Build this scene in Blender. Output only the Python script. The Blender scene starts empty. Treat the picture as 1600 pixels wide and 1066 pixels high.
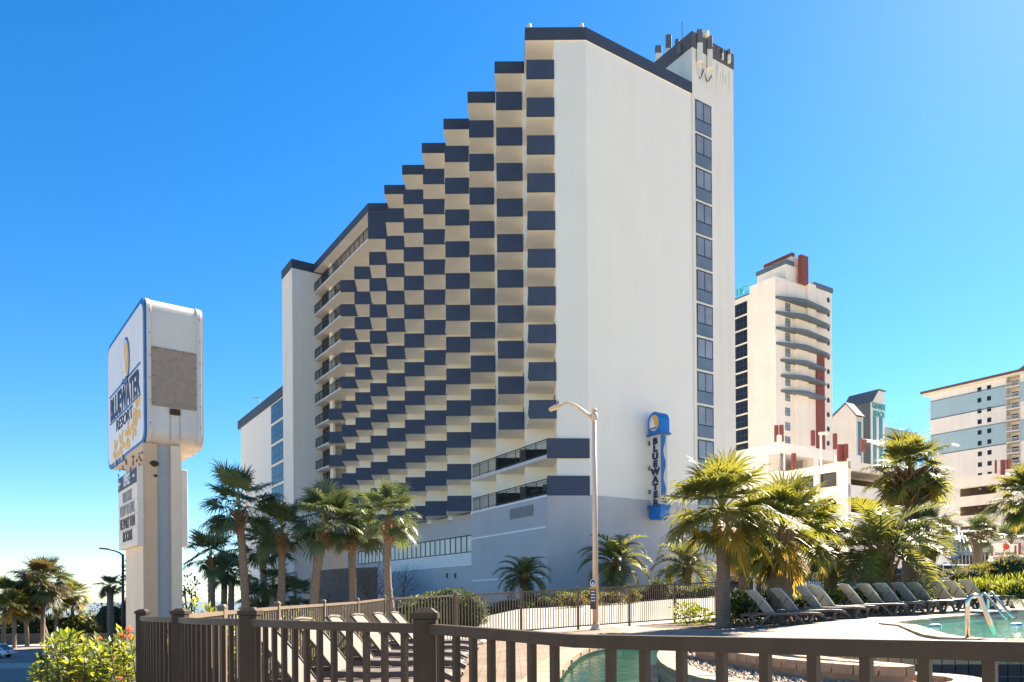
import bpy, math, random
from math import sin, cos, pi, radians, sqrt, atan2, hypot
from mathutils import Vector, Matrix

# ------------------------------------------------------------ camera, sky, sun, exposure
scene = bpy.context.scene
C = scene.collection
FPX, Y0, RS = 1190.0, 936.0, 0.0075
cam_d = bpy.data.cameras.new('camera'); cam = bpy.data.objects.new('camera', cam_d); C.objects.link(cam)
cam_d.sensor_width = 36.0; cam_d.lens = 36.0 * FPX / 1600.0
cam_d.shift_y = (Y0 - 533.0) / 1600.0
cam_d.clip_start = 0.05; cam_d.clip_end = 20000.0
cam.matrix_world = Matrix.Rotation(radians(90), 4, 'X') @ Matrix.Rotation(-RS, 4, 'Z')
scene.camera = cam

SUN_AZ, SUN_EL = radians(42.0), radians(40.0)      # azimuth measured from +Y (ahead) towards +X (right)
w = bpy.data.worlds.new("World"); scene.world = w; w.use_nodes = True
wn = w.node_tree.nodes; wl = w.node_tree.links
sky = wn.new('ShaderNodeTexSky'); sky.sky_type = 'NISHITA'; sky.sun_disc = False
sky.sun_elevation = SUN_EL; sky.sun_rotation = SUN_AZ
sky.altitude = 0.0; sky.air_density = 1.0; sky.dust_density = 0.12; sky.ozone_density = 5.0
hsv = wn.new('ShaderNodeHueSaturation'); hsv.inputs['Saturation'].default_value = 1.3; hsv.inputs['Hue'].default_value = 0.5
bg = wn['Background']; bg.inputs['Strength'].default_value = 0.052
wl.new(sky.outputs[0], hsv.inputs['Color']); wl.new(hsv.outputs[0], bg.inputs['Color'])
sun_d = bpy.data.lights.new('sun', 'SUN'); sun = bpy.data.objects.new('sun', sun_d); C.objects.link(sun)
sun_d.energy = 4.7; sun_d.angle = radians(0.5); sun_d.color = (1.0, 0.88, 0.72)
sdir = Vector((sin(SUN_AZ)*cos(SUN_EL), cos(SUN_AZ)*cos(SUN_EL), sin(SUN_EL)))
sun.rotation_euler = sdir.to_track_quat('Z', 'Y').to_euler()
scene.view_settings.view_transform = 'Standard'
try: scene.view_settings.look = 'None'
except Exception: pass
scene.view_settings.exposure = 2.12; scene.view_settings.gamma = 1.0
try: scene.view_settings.use_curve_mapping = False
except Exception: pass

# ------------------------------------------------------------ helpers
U = Vector((-0.5496, 0.8354, 0)); V = Vector((0.8354, 0.5496, 0)); N = Vector((0.5496, -0.8354, 0)); ZU = Vector((0, 0, 1))

def ray(px, py):
    dx = px - 800.0; dy = py - Y0
    return (dx - RS*dy)/FPX, -(dy + dx*RS)/FPX
def P(px, py, Y):
    a, b = ray(px, py); return Vector((a*Y, Y, b*Y))
def along(pt, d, px, py=700):
    """distance t along d from pt whose point shows at column px"""
    a, _ = ray(px, py); return (a*pt[1] - pt[0])/(d[0] - a*d[1])

def interp(x, tab):
    if x <= tab[0][0]: return tab[0][1]
    for (a, b), (c, d) in zip(tab, tab[1:]):
        if x <= c: return b + (d - b)*(x - a)/(c - a)
    return tab[-1][1]
def sstep(a, b, x):
    t = max(0.0, min(1.0, (x - a)/(b - a))); return t*t*(3 - 2*t)

class MB:
    def __init__(s): s.v = []; s.f = []; s.m = []; s.cur = 0
    def add(s, vs, fs, m=None):
        o = len(s.v); m = s.cur if m is None else m
        s.v += [tuple(p) for p in vs]; s.f += [tuple(i + o for i in f) for f in fs]; s.m += [m]*len(fs)
    def box(s, x0, x1, y0, y1, z0, z1, m=None):
        s.add([(x0,y0,z0),(x1,y0,z0),(x1,y1,z0),(x0,y1,z0),(x0,y0,z1),(x1,y0,z1),(x1,y1,z1),(x0,y1,z1)],
              [(0,3,2,1),(4,5,6,7),(0,1,5,4),(1,2,6,5),(2,3,7,6),(3,0,4,7)], m)
    def obox(s, o, a, b, c, m=None):
        """box from corner o spanned by vectors a, b, c"""
        o, a, b, c = map(Vector, (o, a, b, c))
        if a.cross(b).dot(c) < 0: a, b = b, a
        s.add([o, o+a, o+a+b, o+b, o+c, o+a+c, o+a+b+c, o+b+c],
              [(0,3,2,1),(4,5,6,7),(0,1,5,4),(1,2,6,5),(2,3,7,6),(3,0,4,7)], m)
    def bar(s, p, q, w, h, m=None, up=(0,0,1)):
        """rectangular bar from p to q; w across, h along up, centred"""
        p, q = Vector(p), Vector(q); d = (q - p)
        if d.length < 1e-6: return
        dn = d.normalized(); upv = Vector(up)
        if abs(dn.dot(upv)) > 0.98: upv = Vector((0, 1, 0))
        a = dn.cross(upv).normalized(); b = a.cross(dn).normalized()
        s.obox(p - a*w/2 - b*h/2, a*w, b*h, d, m)
    def prism(s, poly, z0, z1, m=None, mtop=None, mbot=None):
        n = len(poly)
        ar = sum(poly[i][0]*poly[(i+1) % n][1] - poly[(i+1) % n][0]*poly[i][1] for i in range(n))
        if ar < 0: poly = poly[::-1]
        o = len(s.v); m = s.cur if m is None else m
        for z in (z0, z1): s.v += [(p[0], p[1], z) for p in poly]
        for i in range(n):
            j = (i+1) % n; s.f.append((o+i, o+j, o+n+j, o+n+i)); s.m.append(m)
        s.f.append(tuple(o+n+i for i in range(n))); s.m.append(m if mtop is None else mtop)
        s.f.append(tuple(o+i for i in reversed(range(n)))); s.m.append(m if mbot is None else mbot)
    def extr(s, prof, d, m=None):
        """closed 3d profile polygon extruded by d"""
        n = len(prof); d = Vector(d); o = len(s.v); m = s.cur if m is None else m
        s.v += [tuple(p) for p in prof] + [tuple(Vector(p) + d) for p in prof]
        for i in range(n):
            j = (i+1) % n; s.f.append((o+i, o+j, o+n+j, o+n+i)); s.m.append(m)
        s.f.append(tuple(o+n+i for i in range(n))); s.m.append(m)
        s.f.append(tuple(o+i for i in reversed(range(n)))); s.m.append(m)
    def tube(s, path, r, n=8, m=None, cap=True):
        """r: number or list"""
        pts = [Vector(p) for p in path]; k = len(pts)
        rs = r if isinstance(r, (list, tuple)) else [r]*k
        m = s.cur if m is None else m; o = len(s.v)
        t0 = (pts[1] - pts[0]).normalized()
        a = t0.orthogonal().normalized()
        for i in range(k):
            t = (pts[min(i+1, k-1)] - pts[max(i-1, 0)]).normalized()
            a = (a - t*a.dot(t)).normalized(); b = t.cross(a)
            for j in range(n):
                an = 2*pi*j/n; p = pts[i] + (a*cos(an) + b*sin(an))*rs[i]; s.v.append(tuple(p))
        for i in range(k-1):
            for j in range(n):
                j2 = (j+1) % n
                s.f.append((o+i*n+j, o+i*n+j2, o+(i+1)*n+j2, o+(i+1)*n+j)); s.m.append(m)
        if cap:
            s.f.append(tuple(o + j for j in reversed(range(n)))); s.m.append(m)
            s.f.append(tuple(o + (k-1)*n + j for j in range(n))); s.m.append(m)
    def lathe(s, prof, c, n=16, m=None):
        """profile [(r,z)] about the vertical through c"""
        m = s.cur if m is None else m; o = len(s.v)
        for r, z in prof:
            for j in range(n):
                an = 2*pi*j/n; s.v.append((c[0] + r*cos(an), c[1] + r*sin(an), c[2] + z))
        for i in range(len(prof)-1):
            for j in range(n):
                j2 = (j+1) % n; s.f.append((o+i*n+j, o+i*n+j2, o+(i+1)*n+j2, o+(i+1)*n+j)); s.m.append(m)
        s.f.append(tuple(o+j for j in reversed(range(n)))); s.m.append(m)
        s.f.append(tuple(o+(len(prof)-1)*n+j for j in range(n))); s.m.append(m)

ORG = {}
def tag(o, label=None, cat=None, group=None, kind=None):
    if label: o['label'] = label
    if cat: o['category'] = cat
    if group: o['group'] = group
    if kind: o['kind'] = kind
    return o
def thing(name, loc, label, cat, group=None):
    o = bpy.data.objects.new(name, None); C.objects.link(o); o.location = loc
    o.empty_display_size = 0.3
    ORG[o.name] = Vector(loc); return tag(o, label, cat, group)
def mk(name, mb, mats, parent=None, loc=None, smooth=False, bevel=0.0, auto=None):
    """link an MB as one mesh object; vertices are given in world space (or local when the parent sits at the origin)"""
    if not isinstance(mats, (list, tuple)): mats = [mats]
    off = Vector((0, 0, 0))
    if parent is not None: off = ORG.get(parent.name, Vector((0, 0, 0)))
    elif loc is not None: off = Vector(loc)
    me = bpy.data.meshes.new(name)
    ox, oy, oz = off
    me.from_pydata([(x-ox, y-oy, z-oz) for x, y, z in mb.v], [], mb.f)
    for mt in mats: me.materials.append(mt)
    if len(mats) > 1: me.polygons.foreach_set('material_index', mb.m)
    if smooth: me.polygons.foreach_set('use_smooth', [True]*len(me.polygons))
    me.update()
    o = bpy.data.objects.new(name, me); C.objects.link(o)
    if parent is not None:
        o.parent = parent; ORG[o.name] = off
    else:
        o.location = off; ORG[o.name] = off
    if bevel:
        b = o.modifiers.new('bevel', 'BEVEL'); b.width = bevel; b.segments = 2; b.limit_method = 'ANGLE'
    return o
def copy_tree(o, parent=None):
    c = o.copy(); C.objects.link(c)
    ORG[c.name] = ORG.get(o.name, Vector((0, 0, 0)))
    if parent is not None: c.parent = parent
    for ch in list(o.children): copy_tree(ch, c)
    return c

FONT = None
def text_mesh(body, size, depth, offset=0.0, xscale=1.0, shear=0.0, align='CENTER'):
    cu = bpy.data.curves.new('lettering', 'FONT'); cu.body = body; cu.size = size; cu.extrude = depth; cu.offset = offset
    cu.align_x = align; cu.align_y = 'CENTER'; cu.shear = shear; cu.resolution_u = 3
    ob = bpy.data.objects.new('lettering', cu); C.objects.link(ob)
    dg = bpy.context.evaluated_depsgraph_get()
    me = bpy.data.meshes.new_from_object(ob.evaluated_get(dg))
    mb = MB(); mb.add([(v.co.x*xscale, v.co.y, v.co.z) for v in me.vertices], [tuple(p.vertices) for p in me.polygons])
    bpy.data.objects.remove(ob); bpy.data.curves.remove(cu); bpy.data.meshes.remove(me)
    return mb
def place(mb, org, xd, yd):
    xd, yd = Vector(xd), Vector(yd); zd = xd.cross(yd); org = Vector(org)
    mb.v = [tuple(org + xd*x + yd*y + zd*z) for x, y, z in mb.v]; return mb
def join(*mbs):
    r = MB()
    for b in mbs:
        o = len(r.v); r.v += b.v; r.f += [tuple(i+o for i in f) for f in b.f]; r.m += b.m
    return r

# ------------------------------------------------------------ materials
def mat(name, col, rough=0.7, var=0.08, scale=3.0, bump=0.0, bscale=None, metal=0.0, spec=0.4, trans=0.0, tcol=None, col2=None, streak=0.0, detail=4.0, stretch=None):
    m = bpy.data.materials.new(name); m.use_nodes = True
    n = m.node_tree.nodes; l = m.node_tree.links; b = n['Principled BSDF']
    b.inputs['Roughness'].default_value = rough; b.inputs['Metallic'].default_value = metal
    b.inputs['Specular IOR Level'].default_value = spec
    tc = n.new('ShaderNodeTexCoord'); vec = tc.outputs['Object']
    if stretch:
        mp = n.new('ShaderNodeMapping'); mp.inputs['Scale'].default_value = stretch; l.new(vec, mp.inputs[0]); vec = mp.outputs[0]
    nz = n.new('ShaderNodeTexNoise'); nz.inputs['Scale'].default_value = scale; nz.inputs['Detail'].default_value = detail; nz.inputs['Roughness'].default_value = 0.6
    l.new(vec, nz.inputs['Vector'])
    rp = n.new('ShaderNodeValToRGB'); rp.color_ramp.elements[0].position = 0.3; rp.color_ramp.elements[1].position = 0.7
    c2 = col2 if col2 else tuple(min(1, c*(1+var)) for c in col)
    c1 = col if col2 else tuple(c*(1-var) for c in col)
    rp.color_ramp.elements[0].color = (*c1, 1); rp.color_ramp.elements[1].color = (*c2, 1)
    l.new(nz.outputs['Fac'], rp.inputs[0]); out = rp.outputs[0]
    if streak:
        mp = n.new('ShaderNodeMapping'); mp.inputs['Scale'].default_value = (1.3, 1.3, 0.06); l.new(tc.outputs['Object'], mp.inputs[0])
        n2 = n.new('ShaderNodeTexNoise'); n2.inputs['Scale'].default_value = 1.0; n2.inputs['Detail'].default_value = 5; l.new(mp.outputs[0], n2.inputs['Vector'])
        r2 = n.new('ShaderNodeValToRGB'); r2.color_ramp.elements[0].position = 0.35; r2.color_ramp.elements[1].position = 0.75
        r2.color_ramp.elements[0].color = (1, 1, 1, 1); k = 1 - streak; r2.color_ramp.elements[1].color = (k, k*0.985, k*0.96, 1)
        l.new(n2.outputs['Fac'], r2.inputs[0])
        mx = n.new('ShaderNodeMix'); mx.data_type = 'RGBA'; mx.blend_type = 'MULTIPLY'; mx.inputs['Factor'].default_value = 1
        l.new(out, mx.inputs[6]); l.new(r2.outputs[0], mx.inputs[7]); out = mx.outputs[2]
    l.new(out, b.inputs['Base Color'])
    if bump:
        nb = n.new('ShaderNodeTexNoise'); nb.inputs['Scale'].default_value = bscale or scale*8; nb.inputs['Detail'].default_value = 3
        l.new(vec, nb.inputs['Vector'])
        bm = n.new('ShaderNodeBump'); bm.inputs['Strength'].default_value = bump; bm.inputs['Distance'].default_value = 0.02
        l.new(nb.outputs['Fac'], bm.inputs['Height']); l.new(bm.outputs[0], b.inputs['Normal'])
    if trans:
        tr = n.new('ShaderNodeBsdfTranslucent'); tr.inputs['Color'].default_value = (*(tcol or col), 1)
        ms = n.new('ShaderNodeMixShader'); ms.inputs[0].default_value = trans
        l.new(b.outputs[0], ms.inputs[1]); l.new(tr.outputs[0], ms.inputs[2]); l.new(ms.outputs[0], n['Material Output'].inputs['Surface'])
    return m
def brick_mat(name, c1, c2, mortar, scale, bw, bh, msize, rough=0.8, rot=0.0, bump=0.4):
    m = bpy.data.materials.new(name); m.use_nodes = True
    n = m.node_tree.nodes; l = m.node_tree.links; b = n['Principled BSDF']; b.inputs['Roughness'].default_value = rough
    tc = n.new('ShaderNodeTexCoord'); mp = n.new('ShaderNodeMapping'); mp.inputs['Rotation'].default_value = (0, 0, rot); l.new(tc.outputs['Object'], mp.inputs[0])
    br = n.new('ShaderNodeTexBrick'); br.inputs['Color1'].default_value = (*c1, 1); br.inputs['Color2'].default_value = (*c2, 1); br.inputs['Mortar'].default_value = (*mortar, 1)
    br.inputs['Scale'].default_value = scale; br.inputs['Brick Width'].default_value = bw; br.inputs['Row Height'].default_value = bh; br.inputs['Mortar Size'].default_value = msize
    l.new(mp.outputs[0], br.inputs['Vector'])
    nz = n.new('ShaderNodeTexNoise'); nz.inputs['Scale'].default_value = 1.2; nz.inputs['Detail'].default_value = 6; l.new(tc.outputs['Object'], nz.inputs['Vector'])
    rp = n.new('ShaderNodeValToRGB'); rp.color_ramp.elements[0].position = 0.35; rp.color_ramp.elements[0].color = (.72, .72, .72, 1); rp.color_ramp.elements[1].position = 0.7; rp.color_ramp.elements[1].color = (1.1, 1.08, 1.05, 1)
    l.new(nz.outputs['Fac'], rp.inputs[0])
    mx = n.new('ShaderNodeMix'); mx.data_type = 'RGBA'; mx.blend_type = 'MULTIPLY'; mx.inputs['Factor'].default_value = 1
    l.new(br.outputs['Color'], mx.inputs[6]); l.new(rp.outputs[0], mx.inputs[7]); l.new(mx.outputs[2], b.inputs['Base Color'])
    bm = n.new('ShaderNodeBump'); bm.inputs['Strength'].default_value = bump; bm.inputs['Distance'].default_value = 0.01; bm.invert = True
    l.new(br.outputs['Fac'], bm.inputs['Height']); l.new(bm.outputs[0], b.inputs['Normal'])
    return m
def water_mat(name, col, col2, scale, bump, rough=0.03):
    m = mat(name, col, rough=rough, col2=col2, scale=scale, spec=0.25, detail=3)
    n = m.node_tree.nodes; l = m.node_tree.links; b = n['Principled BSDF']
    tc = n.new('ShaderNodeTexCoord'); nb = n.new('ShaderNodeTexNoise'); nb.inputs['Scale'].default_value = 5.0; nb.inputs['Detail'].default_value = 3
    l.new(tc.outputs['Object'], nb.inputs['Vector'])
    bm = n.new('ShaderNodeBump'); bm.inputs['Strength'].default_value = bump; bm.inputs['Distance'].default_value = 0.05
    l.new(nb.outputs['Fac'], bm.inputs['Height']); l.new(bm.outputs[0], b.inputs['Normal'])
    return m

M = {}
M['stucco'] = mat('white_stucco', (.88, .82, .72), .85, .02, .35, .25, 14, streak=.012)
M['stucco_tower'] = mat('tower_stucco', (.86, .79, .68), .85, .03, .5, .25, 14, streak=.07)
M['cream'] = mat('cream_paint', (.94, .86, .71), .8, .04, .8, .1, 12)
M['soffit'] = mat('soffit_paint', (.95, .865, .73), .8, .05, .6)
M['navy'] = mat('navy_paint', (.05, .066, .102), .6, .12, .9, .2, 14)
M['navy_band'] = mat('roof_band_paint', (.05, .06, .082), .6, .1, .7)
M['greybase'] = mat('grey_blue_paint', (.50, .485, .475), .85, .05, .35, .25, 12, streak=.06)
M['rail_dark'] = mat('dark_metal', (.035, .03, .028), .45, .1, 4)
M['slab'] = mat('slab_concrete', (.62, .60, .56), .85, .06, 2)
M['winframe'] = mat('dark_window_frame', (.03, .03, .035), .4, .1, 4)
M['glass'] = mat('window_glass', (.30, .31, .31), .10, .25, .35, metal=.12, spec=.5)
M['glass_blue'] = mat('lower_window_glass', (.17, .20, .22), .12, .15, .6, metal=.1, spec=.5)
M['glass_dark'] = mat('dark_glass', (.016, .019, .024), .08, .2, .6, spec=.3)
M['wing_glass'] = mat('dark_blue_glass', (.05, .065, .08), .1, .3, .5, spec=.4)
M['curtain'] = mat('curtained_glass', (.75, .72, .62), .35, .14, 1.2, spec=.25, stretch=(1, 1, .2))
M['white_trim'] = mat('white_trim', (.85, .85, .85), .6, .03, 2)
M['screen'] = mat('balcony_screen', (.12, .10, .08), .8, .12, 6)
M['bronze'] = mat('bronze_fence_paint', (.050, .034, .021), .5, .22, 5, .1, 60, spec=.25)
M['tanfence'] = mat('tan_fence_paint', (.19, .14, .095), .5, .1, 5)
M['darkfence'] = mat('dark_fence_paint', (.05, .038, .028), .5, .1, 5)
M['signwhite'] = mat('sign_white_metal', (.68, .625, .555), .35, .05, 1.5, streak=.2, spec=.5)
M['signface'] = mat('sign_face_plastic', (.88, .80, .70), .3, .04, 1.0, streak=.1)
M['signblue'] = mat('sign_blue', (.015, .12, .36), .4, .1, 2)
M['bladeblue'] = mat('blade_blue', (.012, .16, .50), .35, .1, 2)
M['deepnavy'] = mat('lettering_navy', (.018, .025, .07), .5, .1, 4)
M['gold'] = mat('sign_gold', (.85, .50, .08), .5, .12, 5)
M['orange'] = mat('sign_orange', (.85, .38, .03), .5, .05, 3)
M['tanpole'] = mat('tan_pole_paint', (.70, .47, .28), .6, .07, 1.2, streak=.12)
M['palepole'] = mat('pale_pole_paint', (.86, .68, .49), .6, .05, 1.2, streak=.1)
M['greypole'] = mat('grey_blue_pole', (.42, .44, .44), .5, .05, 1.2, streak=.08)
M['brownpatch'] = mat('bare_metal_patch', (.31, .24, .175), .6, .12, 9)
M['dirt'] = mat('dark_nest', (.06, .04, .025), .9, .3, 20)
M['ivory'] = mat('reader_board', (.84, .70, .55), .45, .05, 2)
M['board_ink'] = mat('reader_letters', (.10, .07, .06), .6, .2, 6)
M['board_ink2'] = mat('faded_letters', (.30, .30, .31), .6, .2, 6)
M['white_text'] = mat('white_lettering', (.85, .85, .85), .5, .03, 4)
M['lamp_pole'] = mat('cream_lamp_pole', (.72, .54, .39), .4, .05, 2, streak=.1)
M['lamp_lens'] = mat('lamp_lens', (.80, .70, .45), .3, .05, 3)
M['trunk'] = mat('palm_trunk_bark', (.21, .155, .11), .95, .3, 9, .8, 40, stretch=(1, 1, 3))
M['boots'] = mat('palm_boots', (.30, .17, .085), .95, .35, 14, .5, 40)
M['frond'] = mat('frond_green', (.06, .088, .03), .42, .3, 2.5, trans=.35, tcol=(.24, .28, .03), spec=.5)
M['frond2'] = mat('frond_light_green', (.10, .12, .036), .5, .3, 2.5, trans=.4, tcol=(.36, .34, .04), spec=.3)
M['frondy'] = mat('frond_yellowing', (.26, .19, .035), .6, .3, 2.5, trans=.45, tcol=(.75, .48, .05), spec=.3)
M['frondgrey'] = mat('frond_grey_green', (.085, .105, .055), .45, .3, 2.5, trans=.35, tcol=(.28, .28, .07), spec=.22)
M['stalk'] = mat('frond_stalk', (.19, .20, .06), .6, .2, 4)
M['leaf'] = mat('shrub_leaf', (.05, .085, .022), .45, .35, 3, trans=.3, tcol=(.25, .32, .03), spec=.45)
M['leafdark'] = mat('dark_hedge_leaf', (.028, .05, .018), .5, .35, 3, trans=.2, tcol=(.1, .15, .02), spec=.4)
M['leafyellow'] = mat('yellow_green_leaf', (.15, .18, .026), .45, .3, 3, trans=.45, tcol=(.48, .48, .04), spec=.4)
M['leafolive'] = mat('olive_leaf', (.12, .11, .035), .55, .35, 3, trans=.3, tcol=(.4, .3, .05), spec=.35)
M['core'] = mat('dark_core_fill', (.018, .028, .01), .95, .3, 6, .8, 20)
M['twig'] = mat('twig_bark', (.11, .085, .06), .9, .2, 8)
M['flower'] = mat('orange_pink_petal', (.80, .22, .12), .6, .15, 8, trans=.35, tcol=(.9, .25, .12))
M['flowero'] = mat('orange_petal', (.75, .28, .05), .6, .15, 8)
M['paver'] = brick_mat('brick_pavers', (.20, .132, .08), (.27, .19, .118), (.08, .056, .038), 1.0, .22, .11, .009)
M['paver_pale'] = brick_mat('pale_pavers', (.28, .235, .185), (.34, .29, .235), (.17, .14, .11), 1.0, .3, .15, .010)
M['coping'] = mat('coping_stone', (.36, .24, .145), .75, .16, 5, .4, 40)
M['tile_cream'] = mat('cream_tile', (.40, .30, .17), .3, .15, 7)
M['tile_navy'] = mat('navy_tile', (.012, .016, .035), .15, .2, 8)
M['grout'] = mat('grout', (.45, .40, .33), .9, .1, 8)
M['gravel'] = mat('gravel_base', (.30, .245, .185), .95, .35, 30, 1.0, 60)
M['pebble'] = mat('pebbles', (.42, .31, .21), .8, .35, 30)
M['poolwater'] = water_mat('pool_water', (.05, .25, .20), (.10, .36, .30), .5, .25)
M['spawater'] = water_mat('green_pool_water', (.010, .05, .032), (.022, .10, .06), .7, .3)
M['poolwall'] = mat('pool_plaster', (.45, .55, .52), .7, .05, 1)
M['steel'] = mat('brushed_steel', (.72, .66, .58), .22, .05, 6, metal=.95)
M['sand'] = mat('dune_ground', (.50, .43, .33), .95, .2, .3, .5, 3)
M['asphalt'] = mat('road_asphalt', (.24, .20, .165), .9, .15, .3, .3, 20)
M['concrete'] = mat('concrete_paving', (.37, .325, .265), .9, .1, .5, .25, 12)
M['sidewalk'] = mat('sidewalk_concrete', (.40, .36, .32), .9, .1, .6, .2, 10)
M['soil'] = mat('mulch_soil', (.10, .07, .05), .95, .4, 6, 1.0, 30)
M['sea'] = water_mat('sea_water', (.13, .17, .19), (.16, .20, .22), .01, .6, .55)
M['sling'] = mat('grey_sling', (.60, .61, .57), .7, .08, 3, .15, 120, trans=.22, tcol=(.4, .38, .33))
M['slingbeige'] = mat('beige_sling', (.115, .095, .07), .7, .08, 3, .15, 120)
M['loungeframe'] = mat('brown_grey_plastic', (.115, .088, .074), .45, .1, 4)
M['conc_white'] = mat('white_concrete', (.82, .75, .66), .85, .05, .3, .2, 6, streak=.08)
M['conc_cream'] = mat('cream_concrete', (.82, .73, .61), .85, .05, .3, .2, 6, streak=.06)
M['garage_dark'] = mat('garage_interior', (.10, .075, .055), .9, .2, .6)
M['redpaint'] = mat('brick_red_paint', (.21, .055, .04), .7, .1, 1)
M['slateblue'] = mat('slate_blue_paint', (.10, .13, .16), .6, .08, .6)
M['bandblue'] = mat('pale_blue_band', (.34, .47, .51), .8, .05, .3)
M['roofbrown'] = mat('brown_roof', (.15, .09, .055), .85, .2, 2, .3, 10)
M['roofgrey'] = mat('grey_roof', (.13, .135, .14), .8, .15, .8, .2, 5)
M['teal'] = mat('teal_glass', (.06, .25, .28), .2, .1, .6, spec=.7)
M['tealtext'] = mat('teal_letters', (.05, .38, .36), .5, .05, 1)
M['canopyglass'] = mat('canopy_glass', (.09, .17, .23), .15, .25, .3, spec=.8)
M['tyre'] = mat('tyre_rubber', (.02, .02, .02), .8, .1, 6)
M['rim'] = mat('wheel_rim', (.45, .45, .46), .3, .05, 4, metal=.8)
M['taillight'] = mat('tail_light_red', (.45, .02, .02), .25, .1, 4)
M['headlight'] = mat('headlight_glass', (.75, .75, .75), .15, .05, 4)
M['conered'] = mat('cone_orange', (.75, .16, .03), .6, .1, 4)
M['antgrey'] = mat('antenna_grey', (.16, .15, .15), .6, .1, 3)
def paint(name, c): return mat(name, c, .25, .04, 2, spec=.6)
# ------------------------------------------------------------ ground, deck, road, sea
DX = [(-200,-5.8),(-28,-5.8),(-25,-5.6),(-16,-3.8),(-9,-2.4),(-4.5,-1.6),(-2.6,-1.37),(-1,-1.2),(.4,-.98),(2.5,-.95),(6.5,-.85),(9,-.66),(15,-.50),(18,-.40),(40,-.2)]
def ground(x, y):
    z = interp(x, DX) + .55*sstep(26, 52, y)*sstep(-12, 0, x)
    return z - 6*sstep(190, 260, y)*sstep(-60, -100, x)

def smooth_closed(pts, sub=6):
    out = []; n = len(pts)
    for i in range(n):
        p0, p1, p2, p3 = [Vector(pts[(i+k) % n]) for k in (-1, 0, 1, 2)]
        for j in range(sub):
            t = j/sub
            out.append(0.5*((2*p1) + (p2-p0)*t + (2*p0-5*p1+4*p2-p3)*t*t + (3*p1-p0-3*p2+p3)*t*t*t))
    return out
def resample(pts, step):
    n = len(pts); L = [0]
    for i in range(n): L.append(L[-1] + (pts[(i+1) % n]-pts[i]).length)
    k = max(6, int(round(L[-1]/step))); out = []; i = 0
    for j in range(k):
        s = L[-1]*j/k
        while L[i+1] < s: i += 1
        t = (s-L[i])/max(1e-9, L[i+1]-L[i]); out.append(pts[i].lerp(pts[(i+1) % n], t))
    return out
def inside(x, y, poly):
    r = False; n = len(poly); j = n-1
    for i in range(n):
        xi, yi = poly[i][0], poly[i][1]; xj, yj = poly[j][0], poly[j][1]
        if (yi > y) != (yj > y) and x < (xj-xi)*(y-yi)/(yj-yi)+xi: r = not r
        j = i
    return r
def edge_dist(x, y, pts):
    best = 1e9; bz = 0
    for p in pts:
        d = (p[0]-x)**2 + (p[1]-y)**2
        if d < best: best = d; bz = p[2]
    return sqrt(best), bz
def ccw(pts):
    a = sum(pts[i][0]*pts[(i+1) % len(pts)][1] - pts[(i+1) % len(pts)][0]*pts[i][1] for i in range(len(pts)))
    return pts if a > 0 else pts[::-1]

MPZ = -.62
MP = ccw(resample(smooth_closed([(x, y, MPZ) for x, y in [(9.25,18.2),(8.4,15.9),(7.5,13.7),(6.7,11.7),(6.65,10.8),(7.3,10.35),(10,10.3),(18,13),(28,20),(35,30),(30,37),(24.5,35.3),(21.5,32),(15.4,25.1)]], 5), .32))
LP = ccw(resample(smooth_closed([(.25,7.4,-1.0),(.45,8.9,-.97),(.9,12,-.95),(1.5,14.6,-.95),(2.4,16.2,-.95),(3.6,17.2,-.95),(5.2,17.4,-.93),(6.0,16.0,-.9),(5.5,14,-.88),(4.9,12,-.84),(4.35,10.4,-.72),(4.6,9.5,-.64),(5.6,9.2,-.62),(7.5,9.1,-.62),(10,8.9,-.62),(10,5.5,-.8),(6,4.5,-1),(2,5.0,-1.0)], 5), .32))
FENCE_PX = [(600,935),(712,929.5),(814,924),(903,920),(983,916),(1054,912),(1119,909.5)]
FENCE_Y = [17.2,19.3,21.2,23.1,24.9,26.6,28.3]
FAR = [P(px, py, Y) for (px, py), Y in zip(FENCE_PX, FENCE_Y)]
DECK = [(-3.05,1.0),(-3.05,17.2)] + [(p.x, p.y) for p in FAR[1:5]] + [(4.4,22.2),(5.6,20.9),(6.6,21.2),(17.2,29.4),(23.2,34.5),(26,40),(60,40),(60,1.0)]
def deck_z(x, y):
    d1, z1 = edge_dist(x, y, MP); d2, z2 = edge_dist(x, y, LP)
    w1 = 1/(d1+.05)**2; w2 = 1/(d2+.05)**2; w0 = .3
    return (w0*ground(x, y) + w1*z1 + w2*z2)/(w0+w1+w2)

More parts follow.
